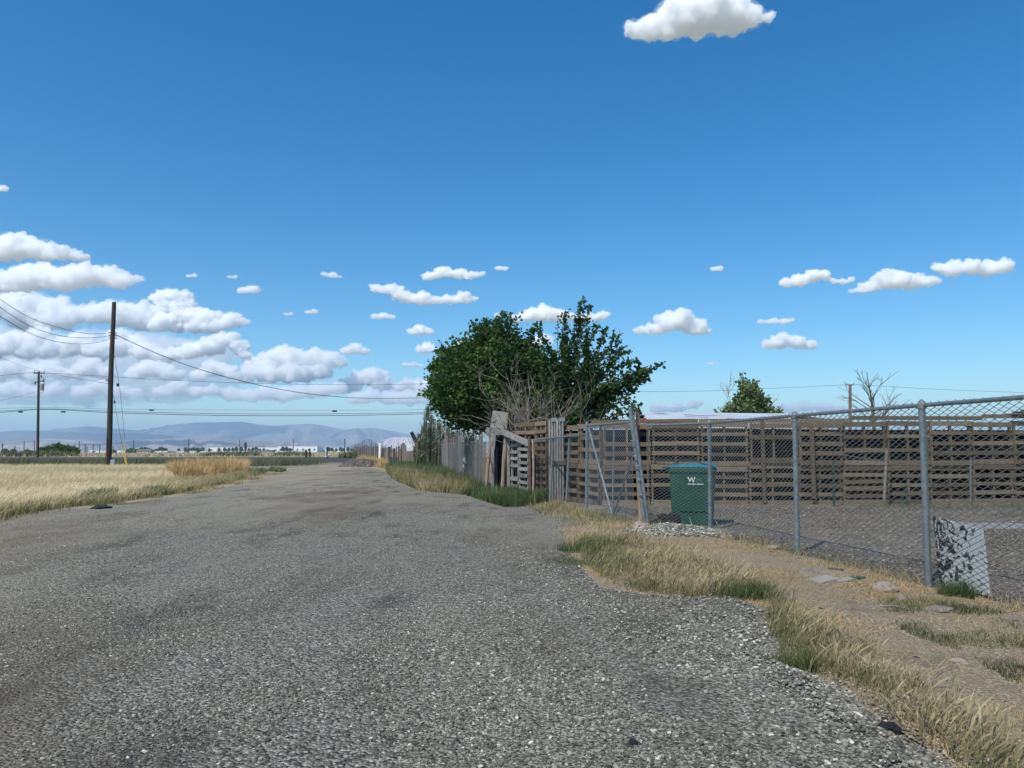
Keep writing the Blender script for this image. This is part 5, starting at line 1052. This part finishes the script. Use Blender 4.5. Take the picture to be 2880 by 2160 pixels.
mb.add(vs, [(0, 1, 2, 3, 4), (9, 8, 7, 6, 5), (0, 5, 6, 1), (1, 6, 7, 2), (4, 3, 8, 9), (3, 2, 7, 8), (0, 4, 9, 5)]); mb.build('wall', MT['peach'], hs2)
mb = MB(); mb.bar((q0.x - .2, 36, q0.z + .06), (pk.x, 36, pk.z + .06), .07, 6.4); mb.bar((pk.x, 36, pk.z + .06), (q1.x + .2, 36, q1.z + .04), .07, 6.4); mb.build('roof', MT['farroof'], hs2)

# ================================================================== POLES AND WIRES
bp = empty('utility_pole', (P(305, 1313, 59.5).x, 59.5, 0), 'tall dark wooden pole, nearer and bigger of the two on the left', 'pole')
b = G(304, 1313); Yb = b.y; b.z = -.3; T = P(320, 850, Yb); mb = MB(); N_ = 8
mb.tube([b.lerp(T, k / N_) + Vector((.03 * math.sin(k), 0, 0)) for k in range(N_ + 1)], [.225 - .07 * k / N_ for k in range(N_ + 1)], 14); mb.build('shaft', MT['pole'], bp)
mb = MB(); a1 = P(300, 1311, Yb - .22); a1.z = 0; mb.tube([a1, P(301.5, 1236, Yb - .22)], .07, 8); mb.build('conduit', MT['rust'], bp)
for v in (937, 944, 951):
    mb = MB(); q = P(318, v, Yb); mb.tube([q + Vector((-.32, -.1, .03)), q + Vector((.28, .05, .0))], .05, 8); mb.build('insulator', MT['metalgrey'], bp)
mb = MB(); q = P(306, 1069, Yb - .25); mb.box(q + Vector((-.12, 0, 0)), (.18, .12, .22)); mb.build('bracket', MT['metalgrey'], bp)
mb = MB(); q = G(318, 1313); mb.box((q.x, q.y, .28), (.35, .3, .58), None, .02); tag(mb.build('meter_box', MT['metalgrey']), 'small grey meter box standing at the foot of the big pole', 'box')
def wire(pts, Y0, Y1, r, label, name='power_line', mat='wirebk', end=None):
    us = [p[0] for p in pts]; u0, u1 = us[0], us[-1]; dense = np.linspace(u0, u1, 60)
    U = np.array(us, float); V = np.array([p[1] for p in pts], float)
    # smooth curve through the points (cubic, natural slopes)
    sgn = 1 if u1 > u0 else -1; o_ = np.argsort(U); U2, V2 = U[o_], V[o_]; m = np.gradient(V2, U2) if len(U2) > 2 else np.full(len(U2), (V2[-1] - V2[0]) / (U2[-1] - U2[0]))
    out = []
    for u in dense:
        i = int(np.clip(np.searchsorted(U2, u) - 1, 0, len(U2) - 2)); h = U2[i + 1] - U2[i]; t = (u - U2[i]) / h
        v = V2[i] * (2 * t ** 3 - 3 * t ** 2 + 1) + h * m[i] * (t ** 3 - 2 * t ** 2 + t) + V2[i + 1] * (-2 * t ** 3 + 3 * t ** 2) + h * m[i + 1] * (t ** 3 - t ** 2)
        f = (u - u0) / (u1 - u0); Y = 1 / ((1 - f) / Y0 + f / Y1); out.append(P(u, v, Y))
    mb = MB(); mb.tube(out, r, 5, cap=False); return tag(mb.build(name, MT[mat]), label, 'wire', 'overhead wires')
wire([(318, 936), (253, 939), (169, 922), (84, 893), (0, 842), (-120, 755), (-300, 600)], Yb, 34, .016, 'highest of three wires sagging left from the big pole')
wire([(318, 944), (253, 950), (169, 944), (84, 917), (0, 864), (-120, 775), (-300, 620)], Yb, 34, .016, 'middle of three wires sagging left from the big pole')
wire([(318, 951), (285, 961), (240, 967), (185, 965), (84, 937), (0, 889), (-120, 805), (-300, 655)], Yb, 34, .016, 'lowest of three wires sagging left from the big pole')
wire([(322, 940), (420, 985), (520, 1025), (620, 1056), (720, 1081), (850, 1105), (1000, 1119), (1120, 1120), (1205, 1118), (1330, 1108), (1500, 1090)], Yb, 131, .03, 'long wire sagging right from the big pole across the tree')
Y2 = 131.0
sp = empty('utility_pole', (P(106, 1285, Y2).x, Y2, 0), 'shorter dark pole with a transformer near the left edge', 'pole')
b = P(106, 1285, Y2); b.z = -.2; T = P(109, 1046, Y2); mb = MB(); mb.tube([b, b.lerp(T, .5), T], [.23, .20, .16], 12); mb.build('shaft', MT['pole'], sp)
mb = MB(); mb.bar(P(96, 1049.5, Y2), P(126, 1049.5, Y2), .18, .16); mb.build('crossarm', MT['pole'], sp)
for u in (97, 110, 124): mb = MB(); q = P(u, 1046, Y2); mb.tube([q, q + Vector((0, 0, .25))], [.09, .05], 8); mb.build('insulator', MT['metalgrey'], sp)
q = P(118, 1089, Y2 - .5); mb = MB(); mb.tube([q + Vector((0, 0, -.55)), q + Vector((0, 0, -.5)), q + Vector((0, 0, .45)), q + Vector((0, 0, .6))], [.2, .33, .33, .2], 12); mb.build('transformer', MT['metalgrey'], sp)
mb = MB(); mb.bar(P(101, 1075, Y2 - .2), P(124, 1071, Y2 - .2), .1, .1); mb.build('lower_arm', MT['pole'], sp)
for u, v in ((99, 1075), (116, 1056), (123, 1069)): mb = MB(); q = P(u, v, Y2 - .2); mb.tube([q + Vector((0, 0, -.35)), q + Vector((0, 0, .1))], [.12, .08], 6); mb.build('fuse', MT['tyre'], sp)
mb = MB(); mb.tube([P(122, 1062, Y2 - .3), P(125, 1080, Y2 - .5), P(121, 1102, Y2 - .4), P(112, 1108, Y2 - .3)], .03, 5); mb.build('jumper_cable', MT['wirebk'], sp)
hp = empty('utility_pole', (P(1500, 1262, 131).x, 131, 0), 'far pole hidden behind the big dark trees, carrying the roadside lines', 'pole')
mb = MB(); b = Vector(hp.location); mb.tube([b, P(1500, 1068, 131)], [.3, .2], 10); mb.build('shaft', MT['pole'], hp); mb = MB(); mb.bar(P(1485, 1073, 131), P(1515, 1073, 131), .18, .16); mb.build('crossarm', MT['pole'], hp)
wire([(97, 1047), (300, 1059), (500, 1070), (750, 1079), (1000, 1082), (1210, 1079), (1500, 1066)], Y2, 131, .028, 'straight high line from the shorter pole to the tree')
wire([(-300, 1066), (-100, 1061), (0, 1056), (97, 1047)], 124, Y2, .028, 'high line entering from the left edge to the shorter pole')
wire([(124, 1047), (60, 1028), (0, 1004), (-150, 935), (-300, 850)], Y2, 80, .02, 'thin line rising left from the shorter pole top')
wire([(120, 1048), (180, 1058), (250, 1070), (303, 1079)], Y2, Yb, .018, 'thin line from the shorter pole to the big pole')
wire([(104, 1101), (60, 1113), (0, 1126), (-150, 1150)], Y2, 120, .02, 'service line dropping left from the shorter pole')
wire([(-300, 1172), (0, 1160), (106, 1152), (300, 1160), (600, 1168), (900, 1169), (1210, 1163), (1500, 1148)], 128, 131, .05, 'lowest thick cable of the roadside bundle', name='telephone_cable')
wire([(-300, 1168), (0, 1156), (106, 1150), (300, 1156), (600, 1163), (900, 1164), (1210, 1159), (1500, 1144)], 128, 131, .035, 'middle cable of the roadside bundle', name='telephone_cable')
wire([(-300, 1156), (0, 1149), (106, 1146), (300, 1150), (600, 1153), (900, 1154), (1210, 1151), (1500, 1136)], 128, 131, .02, 'thin top cable of the roadside bundle', name='telephone_cable')
for i, (u, v) in enumerate([(58, 1158), (178, 1158), (426, 1153), (941, 1156)]):
    mb = MB(); q = P(u, v, 130); mb.tube([q + Vector((-.45, 0, 0)), q + Vector((-.3, 0, -.02)), q + Vector((.3, 0, -.02)), q + Vector((.45, 0, 0))], [.03, .14, .14, .03], 8)
    tag(mb.build('splice_case', MT['wirebk']), ['splice case left of the shorter pole on the thick cable', 'splice case just right of the shorter pole on the thick cable', 'small splice case on the thin top cable right of the big pole', 'small splice case on the thin top cable near the middle'][i], 'splice case')
# guy wires
wire([(322, 1000), (340, 1120), (351, 1236)], Yb, Yb - 1, .014, 'right hand guy wire of the big pole', name='guy_wire')
wire([(319, 1110), (332, 1190), (346, 1262)], Yb, Yb - 1, .014, 'left hand guy wire of the big pole', name='guy_wire')
gg = empty('guy_anchor', (G(357, 1313).x, G(357, 1313).y, 0), 'pair of yellow guy guards slanting up beside the big pole', 'guy guard')
for (u0, v0, u1, v1) in [(357, 1313, 348, 1241), (355, 1312, 345, 1258)]:
    mb = MB(); a = P(u0, v0, Yb - 1); mb.tube([a, P(u1, v1, Yb - 1)], .035, 6); mb.build('guard', MT['yellow'], gg)
mb = MB(); q = P(331, 1083, Yb - .3); mb.tube([q + Vector((0, 0, -.12)), q + Vector((0, 0, .12))], .09, 8); tag(mb.build('strain_insulator', MT['wirebk']), 'black strain insulator upper on the right guy wire', 'insulator')
mb = MB(); q = P(322, 1131, Yb - .3); mb.tube([q + Vector((0, 0, -.1)), q + Vector((0, 0, .1))], .07, 8); tag(mb.build('strain_insulator', MT['wirebk']), 'black strain insulator on the left guy wire close to the pole', 'insulator')
# right-hand pole and its line
rp = empty('utility_pole', (P(2390, 1262, 149).x, 149, 0), 'reddish brown pole with a crossarm rising above the pallet wall', 'pole')
mb = MB(); mb.tube([Vector(rp.location), P(2391, 1081, 149)], [.36, .26], 10); mb.build('shaft', MT['polebrown'], rp)
mb = MB(); mb.bar(P(2378, 1082.5, 149), P(2402, 1082.5, 149), .22, .16); mb.build('crossarm', MT['polebrown'], rp)
for u in (2378, 2384, 2402): mb = MB(); q = P(u, 1080, 149); mb.tube([q, q + Vector((0, 0, .3))], [.1, .05], 6); mb.build('insulator', MT['metalgrey'], rp)
wire([(1500, 1068), (1700, 1098), (1800, 1101), (2000, 1099), (2200, 1091), (2378, 1082)], 131, 149, .026, 'line between the big tree and the brown pole')
wire([(2402, 1081), (2600, 1093), (2880, 1104), (3300, 1108)], 149, 165, .026, 'line leaving the brown pole to the right edge')
for i, (u, vt, vb, Yp, lab) in enumerate([(7, 1247, 1275, 420, 'distant pole at the left edge of the horizon'), (68, 1240, 1278, 330, 'distant pole midway from the left edge to the shorter pole'), (97, 1240, 1275, 380, 'distant pole just left of the shorter pole'), (42, 1255, 1274, 600, 'short distant pole above the left edge trees'), (191, 1246, 1262, 400, 'distant pole sticking out of the roadside bush'),
    (223, 1240, 1275, 360, 'distant pole right of the roadside bush'), (240, 1250, 1275, 520, 'small distant pole, first of a close pair'), (245, 1256, 1275, 560, 'small distant pole, second of a close pair'), (262, 1248, 1274, 500, 'distant pole above the pale greenhouse left end'), (281, 1251, 1274, 560, 'distant pole above the pale greenhouse middle'),
    (318, 1256, 1274, 560, 'short distant pole close right of the big pole'), (376, 1238, 1272, 520, 'reddish distant mast above the grey-roofed house'), (531, 1236, 1270, 480, 'distant pole over the white trailers'), (674, 1236, 1272, 520, 'thin distant pole left of the cypress'), (825, 1235, 1272, 500, 'distant pole before the tall warehouse'), (970, 1234, 1281, 300, 'distant pole before the short warehouse')]):
    x = P(u, 1262, Yp).x; mb = MB(); mb.tube([(x, Yp, zt(Yp) - .2), P(u, vt, Yp)], .0011 * Yp * .55, 6); 
    if i in (4, 8, 11): mb.bar(P(u - 4, vt + 3, Yp), P(u + 4, vt + 3, Yp), .3, .2)
    tag(mb.build('distant_pole', MT['polebrown'] if i % 3 else MT['pole']), lab, 'pole', 'distant poles on the plain')
# small things at the junction
for (u, vt, vb, Yp, r, mat, nm, lab) in [(860.5, 1264, 1281, 124, .17, 'pole', 'bollard', 'left of two stubby dark posts at the road junction'), (871.5, 1261, 1281, 124, .14, 'pole', 'bollard', 'right of two stubby dark posts at the road junction'), (920, 1257, 1286, 112, .1, 'pole', 'marker_post', 'thin dark marker post above a white scrap'), (937.5, 1269, 1280, 128, .13, 'yellow', 'marker_post', 'pale yellow marker post at the junction')]:
    x = P(u, vb, Yp).x; mb = MB(); mb.tube([(x, Yp, 0), P(u, vt, Yp) + Vector((0, 0, -.12)), P(u, vt, Yp)], [r, r, r * .6], 8); tag(mb.build(nm, MT[mat]), lab, 'post')
q = G(920, 1287); mb = MB(); mb.box((q.x, q.y, .35), (.7, .4, .4), Matrix.Rotation(.4, 3, 'Y'), .12); tag(mb.build('white_scrap', MT['white']), 'crumpled white scrap lying by the thin marker post', 'scrap')

# ================================================================== HEAPS, ROCKS AND DEBRIS
hx, hy = G(1010, 1313).x, 61.5
poly = [(hx + 1.9 * math.cos(a), hy + 1.6 * math.sin(a)) for a in np.linspace(0, 2 * math.pi, 36, endpoint=False)]
o = sheet('rubble_heap', poly, .01, MT['rubble'], cell=.02, hf=lambda x, y: .62 * max(0, 1 - ((x - hx) / 1.9) ** 2 - ((y - hy) / 1.6) ** 2) ** .8 * (1 + .15 * mnoise.noise(Vector((x * 1.2, y * 1.2, 2)))), rise=.25); tag(o, 'dark heap of rubble by the stake fence far up the road', 'heap')
def rock(name, u, v, size, mat, label, cat='rock', flat=.6, grp=None, z=.0, Yv=None):
    g = G(u, v); bm = bmesh.new(); bmesh.ops.create_icosphere(bm, subdivisions=3, radius=1); 
    sx, sy, sz = (size, size * .75, size * flat); sd_ = rng.uniform(0, 50)
    for q in bm.verts:
        n_ = mnoise.fractal(q.co * 1.1 + Vector((sd_, 0, 0)), .9, 2, 4); q.co *= 1 + .38 * n_; q.co.x *= sx; q.co.y *= sy; q.co.z *= sz
    me = bpy.data.meshes.new(name); bm.to_mesh(me); bm.free(); me.materials.append(MT[mat]); o = bpy.data.objects.new(name, me); COL.objects.link(o); o.location = (g.x, g.y, z + sz * .45 + .02); o.rotation_euler.z = rng.uniform(0, 3); ORIG[name] = o.location; return tag(o, label, cat, grp)
rock('rock', 1800, 1490, .17, 'pinkrock', 'pinkish rock at the foot of the leaning gate pipes', flat=.5)
rock('rock', 2490, 1672, .13, 'rock', 'pale dusty rock near the foot of the nearest post', flat=.55)
rock('rock', 2535, 1702, .075, 'rock', 'grey round rock just below the pale dusty one', flat=.7)
rock('rock', 2640, 1730, .13, 'rock', 'flat grey rock right of the round one on the verge', flat=.3)
rock('rock', 2700, 1880, .05, 'pinkrock', 'small white stone in the dead straw at right')
rock('rock', 2175, 1545, .10, 'pinkrock', 'small pale slab on the dirt near the third post', flat=.25)
rock('rock', 2280, 1620, .19, 'rock', 'wide low dusty slab half sunk in the dirt verge', flat=.18)
rock('rock', 1925, 1502, .19, 'rock', 'flat stone slab under the mesh beside the bin', flat=.22, z=.05)
rock('rock', 283, 1435, .22, 'tyre', 'small black scrap lying on the gravel near the field edge', cat='scrap', flat=.3)
rock('rock', 2500, 2072, .055, 'tyre', 'dark lump at the gravel edge near the bottom right', flat=.6)
rock('rock', 1785, 2113, .035, 'tyre', 'small dark stone in the gravel at the bottom middle', flat=.6)
rock('rock', 795, 1868, .06, 'rock', 'flat grey stone lying on the open gravel', flat=.25)
rock('rock', 1870, 1478, .16, 'tyre', 'dark cloth-like lump beside the bin wheel', cat='scrap', flat=.6, z=.05)
def plank_px(name, u0, v0, u1, v1, w_, th, mat, label, z=.045, cat='plank'):
    a = G(u0, v0); b = G(u1, v1); a.z = z; b.z = z + .01; mb = MB(); mb.bar(a, b, th, w_, jit=.004); tag(mb.build(name, MT[mat]), label, cat)
plank_px('board_offcut', 2290, 1648, 2346, 1640, .20, .022, 'ply', 'tan board offcut lying on the dirt before the mesh')
plank_px('board_offcut', 2352, 1646, 2395, 1642, .09, .015, 'ply', 'thin pale offcut beside the dark green scrap')
plank_px('plastic_scrap', 2396, 1636, 2430, 1640, .10, .02, 'greenplastic', 'dark green plastic scrap on the dirt verge', cat='scrap')
plank_px('stick', 2330, 1612, 2370, 1618, .04, .03, 'bark', 'dark stick lying above the tan board offcut', cat='stick')
for i, (a, b, c_, d_, lab) in enumerate([(2677, 1780, 2732, 1800, 'pale curved stick on the verge at right'), (2835, 1763, 2880, 1766, 'short pale stick at the right edge'), (2210, 1907, 2260, 1910, 'pale straw lying at the gravel edge'), (2560, 1868, 2600, 1874, 'pale straw in the dead grass right of the strip'), (2470, 1720, 2560, 1728, 'long thin twig on the dirt below the round rock'), (2035, 1545, 2060, 1560, 'broken pale stick near the bin side post')]):
    p_, q_ = G(a, b), G(c_, d_); p_.z = q_.z = .045; mb = MB(); mb.tube([p_, p_.lerp(q_, .5) + Vector((0, .01, .015)), q_], [.007, .008, .004], 6); tag(mb.build('stick', MT['deadwood' if i < 6 else 'bark']), lab, 'stick')
for i, (u, v, du, dz) in enumerate([(1952, 1498, -10, .26), (2030, 1500, -14, .2)]):
    p_ = G(u, v); mb = MB(); mb.tube([p_ + Vector((0, 0, .02)), p_ + Vector((du / 160, .05, dz))], [.008, .005], 5); tag(mb.build('reed_stick', MT['ply']), ['pale dry stick leaning on the mesh in front of the bin', 'pale dry stick poking up right of the bin'][i], 'stick')
# flaking board leaning on the mesh
bd = MB(); a = G(2634, 1652) + Vector((.03, 0, 0)); b = G(2772, 1684) + Vector((.03, 0, 0)); up = Vector((-.035, 0, 0)); th = Vector((.02, .001, 0))
f = [a, b, b + up + Vector((0, 0, .61)), a + up + Vector((0, 0, .69))]
me = bpy.data.meshes.new('board'); fl = [p - a for p in f] + [p - a + th for p in f]; me.from_pydata([tuple(p) for p in fl], [], [(0, 1, 2, 3), (7, 6, 5, 4), (0, 4, 5, 1), (1, 5, 6, 2), (2, 6, 7, 3), (3, 7, 4, 0)]); me.materials.append(MT['board'])
o = bpy.data.objects.new('painted_board', me); COL.objects.link(o); o.location = a + Vector((0, 0, .02)); ORIG[o.name] = Vector(o.location); tag(o, 'black board with flaking white paint leaning behind the nearest post', 'board')
# steel stakes and poles standing in the yard before the wall
for i, (u, v0, v1, lean, mat, lab) in enumerate([(2345, 1295, 1428, 0, 'greenplastic', 'dull green steel stake before the middle of the pallet wall'), (2730, 1290, 1418, 0, 'galv', 'grey steel stake before the right end of the pallet wall'), (2485, 1265, 1425, 9, 'deadwood', 'pale pole leaning on the pallet wall'), (2550, 1365, 1425, 0, 'greenplastic', 'short green stake before the pallet wall')]):
    mb = MB(); a = G(u, v1); mb.tube([a + Vector((0, 0, -.03)), P(u + lean, v0, a.y + (.1 if lean else 0))], .028, 6); tag(mb.build('stake', MT[mat]), lab, 'stake')
g1, g2 = G(2345, 1428), P(2340, 1278, 17.5)
mb = MB(); mb.tube([P(2340, 1275, 17.9), P(2420, 1288, 18.0), P(2490, 1298, 18.1)], .012, 5); tag(mb.build('clothes_wire', MT['galv']), 'slack grey wire strung before the pallet wall', 'wire')
mb = MB(); q = P(1810, 1185, 17); 
rk = P(1812, 1186, 18.75); mb.box((rk.x, rk.y, 2.1), (.08, .06, .07), None, .01); tag(mb.build('red_rag', M('red_cloth', stop2((.35, .03, .03), (.5, .06, .05)))), 'small red rag on the pallet wall top beside the gate pipes', 'rag')
